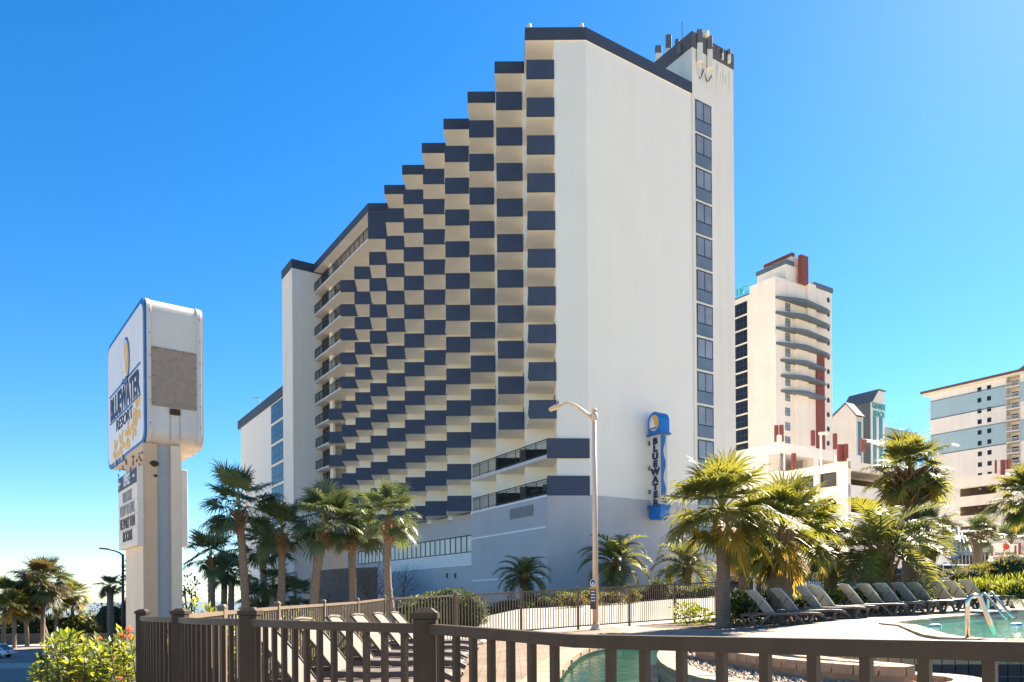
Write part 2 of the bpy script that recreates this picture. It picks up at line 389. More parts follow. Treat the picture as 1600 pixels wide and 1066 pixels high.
def build_ground():
    X0, X1, YA, YB, S = -12.0, 46.0, 1.0, 53.0, .25
    nx = int((X1-X0)/S); ny = int((YB-YA)/S)
    cache = {}
    def vz(i, j, deck):
        k = (i, j)
        if k not in cache:
            x, y = X0+i*S, YA+j*S
            near = -3.6 < x < 30 and y < 42
            cache[k] = deck_z(x, y) if near and (inside(x, y, DECKX)) else ground(x, y)
        return cache[k]
    global DECKX
    DECKX = DECK
    base_line = lambda x: 54.6 + (.658*(x-2.5) if x > 2.5 else -1.77*(x-2.5)*.0 + 0)
    parts = {'deck': MB(), 'terrace': MB(), 'soil': MB(), 'drive': MB()}
    idx = {k: {} for k in parts}
    farline = [(p.x, p.y) for p in FAR]
    for i in range(nx):
        for j in range(ny):
            cx, cy = X0+(i+.5)*S, YA+(j+.5)*S
            if inside(cx, cy, MP) or inside(cx, cy, LP): continue
            if inside(cx, cy, DECK): k = 'terrace' if cx > 3.0 + .35*sin(cy*.6) + (.6 if cy < 18 else 0) else 'deck'
            elif cx > -3.2 and cy > interp(cx, farline) + .05 and cx < 10.2 and cy < base_line(cx) - 5.5 - 1.2*sin(cx*.35): k = 'drive'
            elif cx < -3.4 and cy > 19: k = 'drive'  # unseen ground, made pale paving to bounce light up to the soffits
            elif cx >= 10.2 and cy > 37 + .5*(cx-10) : k = 'drive'
            else: k = 'soil'
            mb, ix = parts[k], idx[k]; q = []
            for a, b in ((i, j), (i+1, j), (i+1, j+1), (i, j+1)):
                if (a, b) not in ix:
                    ix[(a, b)] = len(mb.v); mb.v.append((X0+a*S, YA+b*S, vz(a, b, k)))
                q.append(ix[(a, b)])
            mb.f.append(tuple(q)); mb.m.append(0)
    tag(mk('pool_deck', parts['deck'], M['paver'], smooth=True), kind='structure')
    tag(mk('pool_terrace', parts['terrace'], M['paver_pale'], smooth=True), kind='structure')
    tag(mk('planting_soil', parts['soil'], M['soil'], smooth=True), kind='structure')
    tag(mk('driveway', parts['drive'], M['concrete'], smooth=True), kind='structure')
    xs = [-3000,-1500,-700,-400,-250,-160,-120,-100,-90,-80,-70,-60,-50,-40,-34,-28,-25,-22,-19,-16,-14,-12,-8,-4,0,4,10,16,22,30,38,46,60,80,110,150,200,300,500,900,1600,3000]
    ys = [-40,-20,-8,1,8,15,22,29,36,43,53,60,70,80,90,100,120,150,180,200,220,240,260,300,400,600,1000,2000,4000]
    t = MB(); n = len(ys)
    for x in xs:
        for y in ys: t.v.append((x, y, ground(x, y) - (0.03 if -12 <= x <= 46 and 1 <= y <= 53 else 0)))
    for i in range(len(xs)-1):
        for j in range(n-1):
            if -12 <= xs[i] and xs[i+1] <= 46 and 1 <= ys[j] and ys[j+1] <= 53: continue
            t.f.append((i*n+j, (i+1)*n+j, (i+1)*n+j+1, i*n+j+1)); t.m.append(0)
    tag(mk('terrain', t, M['sand'], smooth=True), kind='structure')
    # sea: a level sheet out to the horizon, below the coast
    s = MB(); s.add([(-15000,150,-8.5),(-60,150,-8.5),(-60,16000,-8.5),(-15000,16000,-8.5)], [(0,1,2,3)])
    tag(mk('sea', s, M['sea']), kind='structure')
    # street on the left, lower than the hotel, in two carriageways with a raised median
    r = MB(); r.add([(-220,18,-5.77),(-29,18,-5.77),(-29,100,-5.77),(-220,100,-5.77)], [(0,1,2,3)])
    tag(mk('road', r, M['asphalt']), kind='structure')
    k = MB(); k.box(-220,-29,66.5,71,-5.9,-5.63)
    tag(mk('median_kerb', k, M['sidewalk'], bevel=.03), kind='structure')
    k = MB(); k.box(-220,-29,98.5,104,-5.9,-5.62)
    tag(mk('pavement', k, M['sidewalk'], bevel=.03), kind='structure')
    k = MB()
    for x in range(-200, -30, 9): k.add([(x,84,-5.764),(x+3,84,-5.764),(x+3,84.15,-5.764),(x,84.15,-5.764)], [(0,1,2,3)])
    tag(mk('lane_marking', k, M['white_trim']), kind='structure')
    # asphalt court at the right, in front of the parking structures
    a = MB(); a.add([(13,53,ground(13,53)+.03),(200,53,ground(46,53)+.03),(200,190,.4),(30,190,.4),(13,66,ground(13,66)+.03)], [(0,1,2,3,4)])
    tag(mk('parking_court', a, M['asphalt']), kind='structure')
build_ground()

# ------------------------------------------------------------ pools
def offs(pts, d):
    n = len(pts); out = []
    for i in range(n):
        t = (pts[(i+1) % n] - pts[i-1]); t.z = 0; t.normalize()
        out.append(pts[i] + Vector((t.y, -t.x, 0))*d)        # outward for ccw
    return out
def stones(pts, d0, d1, h, gap=.035, lift=.02, zs=None, skip=None):
    mb = MB(); a = offs(pts, d0); b = offs(pts, d1); n = len(pts)
    for i in range(n):
        j = (i+1) % n
        if skip and skip(pts[i]): continue
        q = [a[i].lerp(a[j], gap), b[i].lerp(b[j], gap), b[i].lerp(b[j], 1-gap), a[i].lerp(a[j], 1-gap)]
        jig = random.uniform(-.003, .003)
        top = [(p.x, p.y, p.z+lift+jig) for p in q]; bot = [(p.x, p.y, p.z+lift-h) for p in q]
        mb.add(bot+top, [(4,7,6,5),(0,4,5,1),(1,5,6,2),(2,6,7,3),(3,7,4,0)])
    return mb
def tiles(pts, ztop, zbot_rel, size, d=.0, nrow=2, mats=(0, 0, 0)):
    """rows of small wall tiles hung below the coping, facing inwards; ztop(p) gives each top"""
    mb = MB(); a = offs(resample(pts, size), d); b = offs(resample(pts, size), d+.03); n = len(a)
    for i in range(n):
        j = (i+1) % n
        for r in range(nrow):
            z1 = ztop - r*size; z0 = z1 - size*.93
            q = [a[i].lerp(a[j], .04), a[i].lerp(a[j], .96), b[i].lerp(b[j], .96), b[i].lerp(b[j], .04)]
            zi = a[i].z
            mb.add([(p.x, p.y, zi+z0) for p in q] + [(p.x, p.y, zi+z1) for p in q],
                   [(0,1,5,4),(1,2,6,5),(2,3,7,6),(3,0,4,7),(4,5,6,7)], mats[r])
    return mb
def wall_ring(pts, d, depth):
    mb = MB(); a = offs(pts, d); n = len(a)
    mb.v = [tuple(p + Vector((0,0,-.02))) for p in a] + [(p.x, p.y, p.z-depth) for p in a]
    for i in range(n): mb.f.append((i, (i+1) % n, n+(i+1) % n, n+i)); mb.m.append(0)
    return mb
def level(pts, z, d=.05):
    mb = MB(); a = offs(pts, d); mb.add([(p.x, p.y, z) for p in a], [tuple(range(len(a)))]); return mb
random.seed(5)
t = thing('swimming_pool', (12, 18, MPZ), 'large pool of pale turquoise water with stone coping beside the row of grey loungers', 'pool')
mk('coping', stones(MP, -.04, .32, .09), M['coping'], t)
mk('tile_band', tiles(MP, -.07, 0, .16, .0, 2), M['tile_cream'], t)
mk('basin_wall', wall_ring(MP, .05, 1.4), M['poolwall'], t)
mk('basin_floor', level(MP, MPZ-1.35), M['poolwall'], t)
tag(mk('pool_water', level(MP, MPZ-.16), M['poolwater']), kind='structure')
t = thing('lagoon_pool', (3, 12, -1), 'curved pool of dark green water around the gravel island', 'pool')
mk('coping', stones(LP, -.04, .34, .09), M['coping'], t)
mk('tile_band', tiles(LP, -.07, 0, .15, .0, 3, (0, 1, 1)), [M['tile_cream'], M['tile_navy']], t)
mk('basin_wall', wall_ring(LP, .05, 1.2), M['poolwall'], t)
mk('basin_floor', level(LP, -2.0), M['poolwall'], t)
tag(mk('lagoon_water', level(LP, -1.08), M['spawater']), kind='structure')

IS = ccw(resample(smooth_closed([(x, y, -.86) for x, y in [(2.75,13.0),(2.25,11.6),(1.95,9.6),(2.0,8.1),(2.5,7.1),(3.5,6.75),(4.5,7.3),(4.75,8.0),(4.3,8.6),(3.95,9.6),(3.9,11),(3.7,12.6)]], 5), .26))
IR = ccw(resample(smooth_closed([(x, y, -.74) for x, y in [(2.75,11.5),(2.85,10.4),(3.05,9.2),(3.5,8.15),(4.0,7.75),(4.15,8.1),(3.75,9.0),(3.6,10.4),(3.4,11.7),(3.05,12.2)]], 5), .24))
t = thing('gravel_island', (3, 9, -.9), 'raised stone edged island filled with pale gravel in the green pool', 'planter')
mk('rim', stones(IS, -.26, .04, .09), M['coping'], t)
mk('tile_wall', tiles(IS, -.075, 0, .17, -.02, 2), M['tile_cream'], t)
mk('wall', wall_ring(IS, -.03, .6), M['grout'], t)
mk('gravel_bed', level(IS, -.93, -.2), M['gravel'], t)
pb = MB(); random.seed(8)
cnt = 0
while cnt < 2600:
    x, y = random.uniform(1.9, 4.8), random.uniform(6.7, 13)
    if not inside(x, y, offs(IS, -.27)) or inside(x, y, offs(IR, .05)): cnt += 0.2; continue
    r = random.uniform(.012, .036); cx = (x, y, -.925+r*.3); q = []
    for (a, b, c) in ((1,0,0),(0,1,0),(-1,0,0),(0,-1,0),(0,0,1)):
        q.append((cx[0]+a*r*random.uniform(.7,1.3), cx[1]+b*r*random.uniform(.7,1.3), cx[2]+c*r*random.uniform(.5,1)))
    pb.add(q, [(0,1,4),(1,2,4),(2,3,4),(3,0,4)]); cnt += 1
tag(mk('pebble_gravel', pb, M['pebble']), kind='stuff')
t = thing('raised_spa', (3.4, 10, -.8), 'small raised brick rimmed basin of green water on the gravel island', 'basin')
mk('rim', stones(IR, -.2, .03, .1), M['coping'], t)
mk('wall', wall_ring(IR, -.02, .4), M['coping'], t)
tag(mk('spa_water', level(IR, -.80, -.1), M['spawater']), kind='structure')

# steel rails and rope float of the large pool
def hoop(px0, py0, pxt, pyt, px1, py1, Y0_, Y1_, r, label, nm='pool_handrail'):
    a = P(px0, py0, Y0_); b = P(px1, py1, Y1_); ztop = P(pxt, pyt, Y0_).z
    top0 = Vector((a.x, a.y, ztop-.08)); d = (b-a); d.z = 0
    path = [a, top0]
    for k in range(1, 8):
        an = pi*.72*k/7; path.append(top0 + d.normalized()*(.11*(1-cos(an))) + Vector((0,0,.11*sin(an))))
    path += [path[-1].lerp(b, .5), b]
    mb = MB(); mb.tube(path, r, 10); o = mk(nm, mb, M['steel'], smooth=True)
    tag(o, label, 'handrail', 'steel handrails of the large pool')
hoop(1512, 999, 1514, 934, 1556, 996, 10.9, 10.9, .032, 'brass coloured steel handrail standing nearest the camera at the corner of the large pool')
hoop(1533, 953, 1535, 929, 1573, 968, 21.5, 20.5, .034, 'left rail of the pair of steel handrails on the far edge of the large pool')
hoop(1544, 951, 1547, 927, 1583, 966, 21.9, 20.9, .034, 'right rail of the pair of steel handrails on the far edge of the large pool')
for px, py, lab in ((1461, 979, 'white float with blue band on the water near the pool corner'), (1588, 977, 'white float with blue band on the water beyond the steel rail')):
    a, b = ray(px, py); Y = (MPZ-.16)/b; c = Vector((a*Y, Y, MPZ-.16))
    mb = MB(); mb.lathe([(.02,-.05),(.10,-.03),(.15,.0),(.15,.035),(.10,.06),(.02,.07)], c, 14)
    o = mk('pool_float', mb, M['white_trim'], loc=c, smooth=True); tag(o, lab, 'float')
    mb = MB(); mb.box(c.x-.06, c.x+.06, c.y-.17, c.y-.06, c.z+.02, c.z+.05); mk('band', mb, M['signblue'], o)

# ------------------------------------------------------------ fences
def post(mb, x, y, z0, z1, w, cap=True):
    h = w/2
    mb.box(x-h, x+h, y-h, y+h, z0, z1)
def pyramid_cap(mb, x, y, z, w):
    h = w/2*1.14
    mb.box(x-h, x+h, y-h, y+h, z, z+.022)
    k = h*.45
    mb.add([(x-h*.9,y-h*.9,z+.022),(x+h*.9,y-h*.9,z+.022),(x+h*.9,y+h*.9,z+.022),(x-h*.9,y+h*.9,z+.022),(x-k,y-k,z+.04),(x+k,y-k,z+.04),(x+k,y+k,z+.04),(x-k,y+k,z+.04)],
           [(0,1,5,4),(1,2,6,5),(2,3,7,6),(3,0,4,7),(4,5,6,7)])
def fence_run(t, pts, zt, zb, mat_, pw, rw, rh, pk, gap, posts, pcap=.05, curve=None):
    """pts: plan points with top z; a panel part per span (rails and pickets) and a post part per listed index"""
    for i in range(len(pts)-1):
        a, b = Vector(pts[i]), Vector(pts[i+1])
        path = [a, b]
        if curve and curve.get(i):
            c = (a+b)/2 + Vector(curve[i]); path = []
            for k in range(13):
                s = k/12; path.append(a*(1-s)*(1-s) + c*2*s*(1-s) + b*s*s)
        mb = MB()
        L = 0; seg = []
        for p, q in zip(path, path[1:]):
            mb.bar(p-Vector((0,0,rh/2)), q-Vector((0,0,rh/2)) + (q-p).normalized()*.004, rw, rh)
            mb.bar(Vector((p.x,p.y,zb(p)+.1)), Vector((q.x,q.y,zb(q)+.1)), rw*.9, rh)
            seg.append((L, p, q)); L += (q-p).length
        n = max(2, int(round(L/gap)))
        for k in range(1, n):
            s = L*k/n
            for (l0, p, q) in reversed(seg):
                if s >= l0: c = p.lerp(q, (s-l0)/(q-p).length); d = (q-p).normalized(); break
            hw = pk/2; nrm = Vector((-d.y, d.x, 0))
            mb.obox(Vector((c.x, c.y, zb(c)+.1)) - d*hw - nrm*hw, d*pk, nrm*pk, Vector((0,0,c.z-rh+.002-zb(c)-.1)))
        mk('picket_panel', mb, mat_, t)
    for i in posts:
        p = pts[i]; mb = MB(); post(mb, p[0], p[1], zb(Vector(p)) - .1, p[2]+pcap-.03, pw)
        o = mk('post', mb, mat_, t, bevel=pw*.06)
        mb = MB(); pyramid_cap(mb, p[0], p[1], p[2]+pcap-.03, pw); mk('post_cap', mb, mat_, o)

def rail_pt(px, py, z=-.115):
    a, b = ray(px, py); Y = z/b; return Vector((a*Y, Y, z))
near = [P(223, 962.5, 6.7), P(282, 964.5, 5.15), P(391, 967, 3.95), P(665, 974.5, 2.92), P(905, 991.5, 2.17), P(1660, 1003.5, 1.36), Vector((2.9, .45, -.083)), Vector((5.0, -.9, -.083))]
t = thing('pool_fence', (near[3].x, near[3].y, -1.5), 'dark bronze metal picket fence curving along the front of the photo', 'fence')
zb_near = lambda p: -1.5
fence_run(t, [tuple(p) for p in near], None, zb_near, M['bronze'], .088, .042, .037, .022, .116, [0, 1, 2, 3, 6], .05,
          curve={0: (-.10, -.10, 0), 1: (-.09, -.08, 0), 2: (-.05, -.12, 0)})
side = [P(288, 960, 6.3), P(347, 955, 7.9), P(433, 948, 10.1), P(505, 943.5, 12.4), P(558, 940, 14.9), FAR[0]]
side = [Vector((p.x, p.y, p.z)) for p in side]
t = thing('pool_fence', (side[-1].x, side[-1].y, -1.2), 'light brown metal picket fence behind the beige loungers, turning the corner towards the lamp post', 'fence')
zb_far = lambda p: ground(p.x, p.y) + .02
fence_run(t, [tuple(p) for p in side] + [tuple(p) for p in FAR[1:]], None, zb_far, M['tanfence'], .075, .045, .04, .02, .115, list(range(1, len(side)+6)), .06)
RF = [FAR[-1] + Vector((.25, .2, 0)), P(1225, 908, 31), P(1325, 902, 34), P(1410, 897, 37), P(1485, 893, 40), P(1550, 889, 43), P(1625, 884, 47)]
t = thing('pool_fence', (RF[0].x, RF[0].y, -.5), 'dark brown metal picket fence running behind the grey loungers and palms', 'fence')
fence_run(t, [tuple(p) for p in RF], None, zb_far, M['darkfence'], .075, .045, .05, .022, .13, list(range(1, len(RF))), .06)
# ------------------------------------------------------------ hotel
random.seed(11)
ZR = 41.22
def F(i): return Vector((1.2336 - 2.27*i, 55 + 3.451*i, 0))
def ZK(k): return 37.56 - 2.727*k                       # underside of the balcony parapet on storey k
KINK = Vector((5.624, 55, 0)); GC = Vector((3.33, 55, 0))
tG = along(KINK, V, 1080.5, 132); G0 = KINK + V*tG       # corner of the stair tower
hotel = thing('hotel', (2, 60, -1), 'tall white resort hotel with stepped rows of navy blue balconies', 'hotel')
BZ = 7.45                                                # top of the grey painted base
# left tower
a, b = ray(456, 405); YT = ZR/b; T0 = Vector((a*YT, YT, 0))
tTr = along(T0, V, 491, 420); tTl = along(T0, U, 440.5, 420)
TR = T0 + V*tTr; TL = T0 + U*tTl
# --- plan of the stepped body
chain = []
for i in range(0, 11):
    f = F(i)
    chain.append((f.x + 2.10, f.y + 3.451)); chain.append((f.x - .17, f.y + 3.451))
endp = Vector((chain[-1][0], chain[-1][1], 0)) + U*9
back = [tuple((G0 + V*3 + U*k)[:2]) for k in (0, 52)]
body_poly = [(GC.x, GC.y), *chain, tuple(endp[:2]), back[1], back[0], tuple(G0[:2]), (KINK.x, KINK.y)]
mb = MB()
o = len(mb.v)
# walls by hand so the gable can be white and the stepped rooms cream
n = len(body_poly)
for z in (BZ - .3, ZR - .5): mb.v += [(x, y, z) for x, y in body_poly]
for i in range(n):
    j = (i+1) % n
    m = 1 if i <= len(chain) else 0
    mb.f.append((j, i, n+i, n+j)); mb.m.append(m)
mb.f.append(tuple(reversed(range(n, 2*n)))); mb.m.append(0)
mk('wall', mb, [M['stucco'], M['cream']], hotel)
# --- roof: navy fascia stepping with the bays, cream underneath
roof = [(KINK.x + .0, KINK.y - .06)]
for i in range(0, 8):
    f = F(i)
    if i == 0: roof.append((f.x, f.y - .06))
    else: roof.append((f.x + 2.27, f.y - .06)); roof.append((f.x, f.y - .06))
f7 = F(7)
tt = along(f7, U, 490, 412); J = f7 + U*(tt + .4)
roof += [tuple(J[:2]), tuple((J + V*15)[:2]), tuple((G0 + V*2.5 + U*3)[:2]), tuple((G0 + N*.06)[:2])]
mb = MB(); mb.prism(roof, ZR-.93, ZR, 0, 0, 1)
mk('roof', mb, [M['navy_band'], M['soffit']], hotel)
# --- balconies: one built, the rest copied
def balcony_meshes():
    s = MB(); s.prism([(.10, 0), (2.10, 0), (2.10, 3.37), (-.12, 3.37)], 0.0, .19)
    p = MB(); p.box(.09, 2.09, -.07, .08, -.02, 1.30)
    r = MB()
    r.bar((.13, .1, 1.2), (.13, 3.44, 1.2), .05, .05); r.bar((.13, .1, .3), (.13, 3.44, .3), .04, .04)
    for k in range(1, 28): r.box(.12, .14, .1+k*.12-.01, .1+k*.12+.01, .3, 1.2)
    d = MB(); d.box(2.035, 2.09, 2.0, 3.1, .2, 2.2)
    return s, p, r, d
s, p, r, d = balcony_meshes()
proto = None; protoL = None; made = 0
def balcony(i, k):
    global proto, protoL
    f = F(i); z = ZK(k) + .02
    wide = i >= 3
    src = protoL if wide else proto
    if src is None:
        sm = MB(); sm.prism([(.10, 0), (2.10, 0), (2.10, 3.37), (-.27 if wide else -.12, 3.37)], 0.0, .19)
        root = mk('balcony', sm, M['soffit'], None, loc=(0, 0, 0))
        pm = MB(); pm.v = list(p.v); pm.f = list(p.f); pm.m = list(p.m)
        if wide: pm.v = [(2.16 if x > 1 else x, y, zz) for x, y, zz in pm.v]
        mk('parapet', pm, M['navy'], root)
        mk('side_railing', r, M['rail_dark'], root)
        if not wide: mk('door', d, M['glass_dark'], root)
        src = root
        if wide: protoL = root
        else: proto = root
        c = root
    else: c = copy_tree(src)
    c.parent = hotel; c.location = Vector((f.x, f.y, z)) - ORG[hotel.name]
spec = [(i, k) for i in range(0, 3) for k in range(0, 10)] + [(i, k) for i in range(3, 7) for k in range(0, 12)] + [(i, k) for i in range(7, 10) for k in range(1, 12)] + [(10, k) for k in range(6, 12)]
rest = [q for q in spec if q[0] == 10] + [q for q in spec if q[0] == 9][-12:]
for q in spec:
    if q not in rest: balcony(*q)
mb = MB()
for i, k in rest:
    f = F(i); z = ZK(k) + .02
    mb.prism([(f.x+.10, f.y), (f.x+2.10, f.y), (f.x+2.10, f.y+3.37), (f.x-.27, f.y+3.37)], z, z+.19, 0)
    mb.box(f.x+.09, f.x+2.16, f.y-.07, f.y+.08, z-.02, z+1.30, 1)
    mb.bar((f.x+.13, f.y+.1, z+1.2), (f.x+.13, f.y+3.44, z+1.2), .05, .05, 2)
    for q in range(1, 14): mb.box(f.x+.12, f.x+.14, f.y+.1+q*.24-.01, f.y+.1+q*.24+.01, z+.19, z+1.2, 2)
tag(mk('small_balconies', mb, [M['soffit'], M['navy'], M['rail_dark']], hotel), kind='stuff')
# closed top panel of the eighth bay
mb = MB(); mb.box(f7.x-.02, f7.x+2.3, f7.y-.05, f7.y+.1, ZK(0), ZR-.9); mk('fascia_panel', mb, M['navy'], hotel)
mb = MB(); mb.box(f7.x+.1, f7.x+2.1, f7.y+.05, f7.y+3.44, ZK(0)+.02, ZK(0)+.2); mk('slab', mb, M['soffit'], hotel)

def railing(a, b, z, h=1.08, gap=.13, posts=1.25, mesh=None):
    mb = mesh or MB(); a = Vector((a[0], a[1], z)); b = Vector((b[0], b[1], z)); L = (b-a).length; d = (b-a)/L
    mb.bar(a+ZU*h, b+ZU*h, .06, .06); mb.bar(a+ZU*.12, b+ZU*.12, .04, .04); mb.bar(a+ZU*(h-.17), b+ZU*(h-.17), .03, .03)
    k = int(L/gap)
    for q in range(k+1):
        c = a + d*(L*q/k); mb.bar(c+ZU*.1, c+ZU*h, .02, .02)
    k = max(1, int(L/posts))
    for q in range(k+1):
        c = a + d*(L*q/k); mb.bar(c, c+ZU*(h+.01), .06, .06)
    return mb
# --- wrap balconies at the left end
for k in range(0, 12):
    i = 7 if k == 0 else (9 if k <= 5 else 10)
    f = F(i); t1 = along(f, U, 491.5, 560); e = f + U*t1
    z = ZK(k) + .02
    inn = 5.5 if k == 0 else 4.0
    poly = [(f.x+.1, f.y+.02), tuple(e[:2]), tuple((e+V*inn)[:2]), tuple((Vector((f.x+.1, f.y, 0))+V*inn)[:2])]
    sl = MB(); sl.prism(poly, z-.01, z+.17, 0, 0, 1)
    bo = mk('long_balcony', sl, [M['slab'], M['soffit']], hotel)
    q = f + V*.08 + U*.12; e2 = e + V*.08
    mk('railing', railing(q, e2, z+.17), M['rail_dark'], bo)
    # glazed room end beside the tower
    g = e + V*1.0 - U*2.4
    gm = MB(); gm.obox(Vector((g.x, g.y, z+.2)), U*2.9, V*.15, ZU*2.3, 0)
    go = mk('window', gm, M['glass_dark'], hotel)
    fm = MB()
    for s_ in (0, .95, 1.9, 2.85): fm.obox(Vector((g.x, g.y, z+.2)) + U*s_ - V*.04, U*.08, V*.08, ZU*2.3)
    fm.obox(Vector((g.x, g.y, z+2.44)) - V*.04, U*2.9, V*.08, ZU*.08); fm.obox(Vector((g.x, g.y, z+.2)) - V*.04, U*2.9, V*.08, ZU*.08)
    mk('frame', fm, M['winframe'], go)
    wm = MB(); g2 = g - U*1.0
    wm.obox(Vector((g2.x, g2.y, z+.17)), U*1.0, V*.3, ZU*2.56); mk('pier', wm, M['cream'], hotel)
# --- left stair tower and its cap
tw = [tuple(T0[:2]), tuple((T0 + V*7)[:2]), tuple((TL + V*7)[:2]), tuple(TL[:2])]
mb = MB(); mb.prism(tw, BZ, ZR-.6); mk('tower_wall', mb, M['stucco_tower'], hotel)
e = .06
def grow(poly, d):
    c = Vector((sum(q[0] for q in poly)/len(poly), sum(q[1] for q in poly)/len(poly), 0)); out = []
    for q in poly:
        w_ = Vector((q[0], q[1], 0)) - c; out.append(tuple((c + U*(w_.dot(U) + (d if w_.dot(U) > 0 else -d)) + V*(w_.dot(V) + (d if w_.dot(V) > 0 else -d)))[:2]))
    return out
mb = MB(); mb.prism(grow(tw, e), ZR-1.05, ZR+.03); mk('tower_cap', mb, M['navy_band'], hotel)
mb = MB(); mb.prism(grow(tw, .03), -7, BZ); mk('tower_base', mb, M['greybase'], hotel)
# --- lower wing beyond the tower
WL0 = TL + V*.5
a, b = ray(441, 599); ZW = b*WL0.y
tw_end = along(WL0, U, 376, 660)
W1 = WL0 + U*tw_end
lw = [tuple(WL0[:2]), tuple((WL0 + V*14)[:2]), tuple((W1 + V*14)[:2]), tuple(W1[:2])]
mb = MB(); mb.prism(lw, -7, ZW-.8); mk('wing_wall', mb, M['stucco'], hotel)
lwr = [tuple((WL0 - V*.15)[:2]), tuple((WL0 + V*14)[:2]), tuple((W1 + V*14 + U*1.2)[:2]), tuple((W1 - V*.15 + U*1.2)[:2])]
mb = MB(); mb.prism(lwr, ZW-1.25, ZW); mk('wing_roof', mb, M['navy_band'], hotel)
tb = along(WL0, U, 424, 640)
def window_grid(org, xd, yn, w_, h, cols, rows_at, parent, glass=M['glass'], fr=.09, proud=.05, low=None):
    """framed window on a wall: org is the lower corner, xd along the wall, yn outward normal"""
    org, xd, yn = Vector(org), Vector(xd), Vector(yn)
    g = MB(); g.obox(org + yn*.02, xd*w_, yn*.02, ZU*h, 0)
    f_ = MB(); st = fr
    f_.obox(org, xd*w_, yn*proud, ZU*st); f_.obox(org + ZU*(h-st), xd*w_, yn*proud, ZU*st)
    for q in range(cols+1):
        x_ = (w_-st)*q/cols; f_.obox(org + xd*x_ + ZU*st, xd*st, yn*(proud-.004), ZU*(h-2*st))
    for r_ in rows_at: f_.obox(org + ZU*(r_*h), xd*w_, yn*(proud+.004), ZU*st)
    o_ = mk('window', f_, M['winframe'], parent)
    mk('pane', g, glass, o_)
    if low:
        l_ = MB(); l_.obox(org + yn*.042, xd*w_, yn*.01, ZU*(low*h)); mk('lower_pane', l_, M['glass_blue'], o_)
    return o_
for k in range(11):
    zt = ZW - 1.45 - 2.727*k
    window_grid((WL0.x, WL0.y, zt-2.35) , U, -V, tb, 2.35, 4, [.36], hotel, glass=M['wing_glass'])
for k in range(8):
    mb = MB(); z = ZW - 4.4 - 2.727*k; q = W1 + U*.02
    mb.obox(Vector((q.x, q.y, z)) + V*.5, U*1.1, V*3, ZU*1.15); mk('end_balcony', mb, M['navy'], hotel)
mb = MB(); q = WL0 + U*(tw_end*.55); mb.bar((q.x, q.y, ZW), (q.x, q.y, ZW+1.0), .08, .08); mb.bar((q.x+.1, q.y-.1, ZW+1.0), (q.x-1.0, q.y+.6, ZW+1.15), .2, .1)
mk('roof_light', mb, M['greypole'], hotel)
# --- grey base with its two long balconies
a_ = ray(855, 770)[0]; B0 = Vector((a_*54.75, 54.75, 0))
tb1 = along(B0, (Vector((-5.95, 10.6, 0))).normalized(), 736, 796); UB = Vector((-5.95, 10.6, 0)).normalized(); B1 = B0 + UB*tb1
# the short front facet runs level with the kink, the long side follows the gable
BK = Vector((KINK.x + .02, 54.97, 0)); BEND = G0 + V*9 + N*.04
RW0 = Vector(B1) + V*.25                                  # recessed wall under the stepped bays
RW1 = RW0 + U*30
base = [tuple(B0[:2]), tuple((BK + N*.06)[:2]), tuple(BEND[:2]), tuple((BEND + U*8)[:2]), tuple((RW1 + V*9)[:2]), tuple(RW1[:2]), tuple(RW0[:2]), tuple(B1[:2])]
mb = MB(); mb.prism(base, -4.0, BZ); mk('base_wall', mb, M['greybase'], hotel)
for k in (10, 11):
    z = ZK(k) + .02 if k == 10 else BZ + .004
    inn = [tuple(B0[:2]), (BK.x, BK.y), (BK.x, BK.y + .6), (F(0).x+2.1, F(0).y+3.44), (F(1).x+2.1, F(1).y+3.44), (F(2).x+2.1, F(2).y+3.44), tuple((B1 + V*2)[:2]), tuple(B1[:2])]
    sl = MB(); sl.prism(inn, z-.19 if k == 10 else z, z+.06, 0, 0, 1)
    bo = mk('long_balcony', sl, [M['slab'], M['soffit']], hotel)
    pm = MB(); pm.obox(Vector((B0.x, B0.y, z-.2 if k == 10 else z-.04)) - Vector((0, .05, 0)), Vector((BK.x-B0.x+.04, BK.y-B0.y, 0)), Vector((0, .16, 0)), ZU*1.42)
    mk('parapet', pm, M['navy'], bo)
    rl = railing(B0 + UB*.1 + V*.06, B1 - UB*.06 + V*.06, z+.06, 1.12, .12, 1.5); mk('railing', rl, M['rail_dark'], bo)
    for i in (1, 2):
        sc_ = MB(); f = F(i); c0 = B0 + UB*((f.y + .0 - B0.y)/UB.y)
        sc_.box(c0.x+.16, c0.x+2.3, c0.y, c0.y+.07, z+.06, z+1.16)
        mk('privacy_screen', sc_, M['screen'], bo)
# furniture on the lower long balcony: green plastic chair and dark table behind the rail
cc = B0 + UB*1.3 + V*.75
ch = thing('balcony_chair', (cc.x, cc.y, BZ+.07), 'green chair behind the railing on the lower long balcony', 'chair')
gm = mat('green_plastic', (.03, .14, .07), .5, .1, 3)
mb = MB(); mb.box(cc.x-.25, cc.x+.25, cc.y-.25, cc.y+.25, BZ+.47, BZ+.52); mk('seat', mb, gm, ch)
mb = MB(); mb.obox((cc.x-.25, cc.y+.22, BZ+.5), (.5, 0, 0), (0, .04, 0), (0, .12, .55)); mk('backrest', mb, gm, ch)
for sx in (-.22, .22):
    for sy in (-.22, .22):
        mb = MB(); mb.bar((cc.x+sx, cc.y+sy, BZ+.07), (cc.x+sx, cc.y+sy, BZ+.47), .04, .04); mk('leg', mb, gm, ch)
cc = B0 + UB*3.0 + V*.8
ch = thing('balcony_table', (cc.x, cc.y, BZ+.07), 'dark table behind the railing on the lower long balcony', 'table')
mb = MB(); mb.lathe([(.4, .70), (.42, .73), (.4, .76)], (cc.x, cc.y, BZ), 18); mk('tabletop', mb, M['screen'], ch)
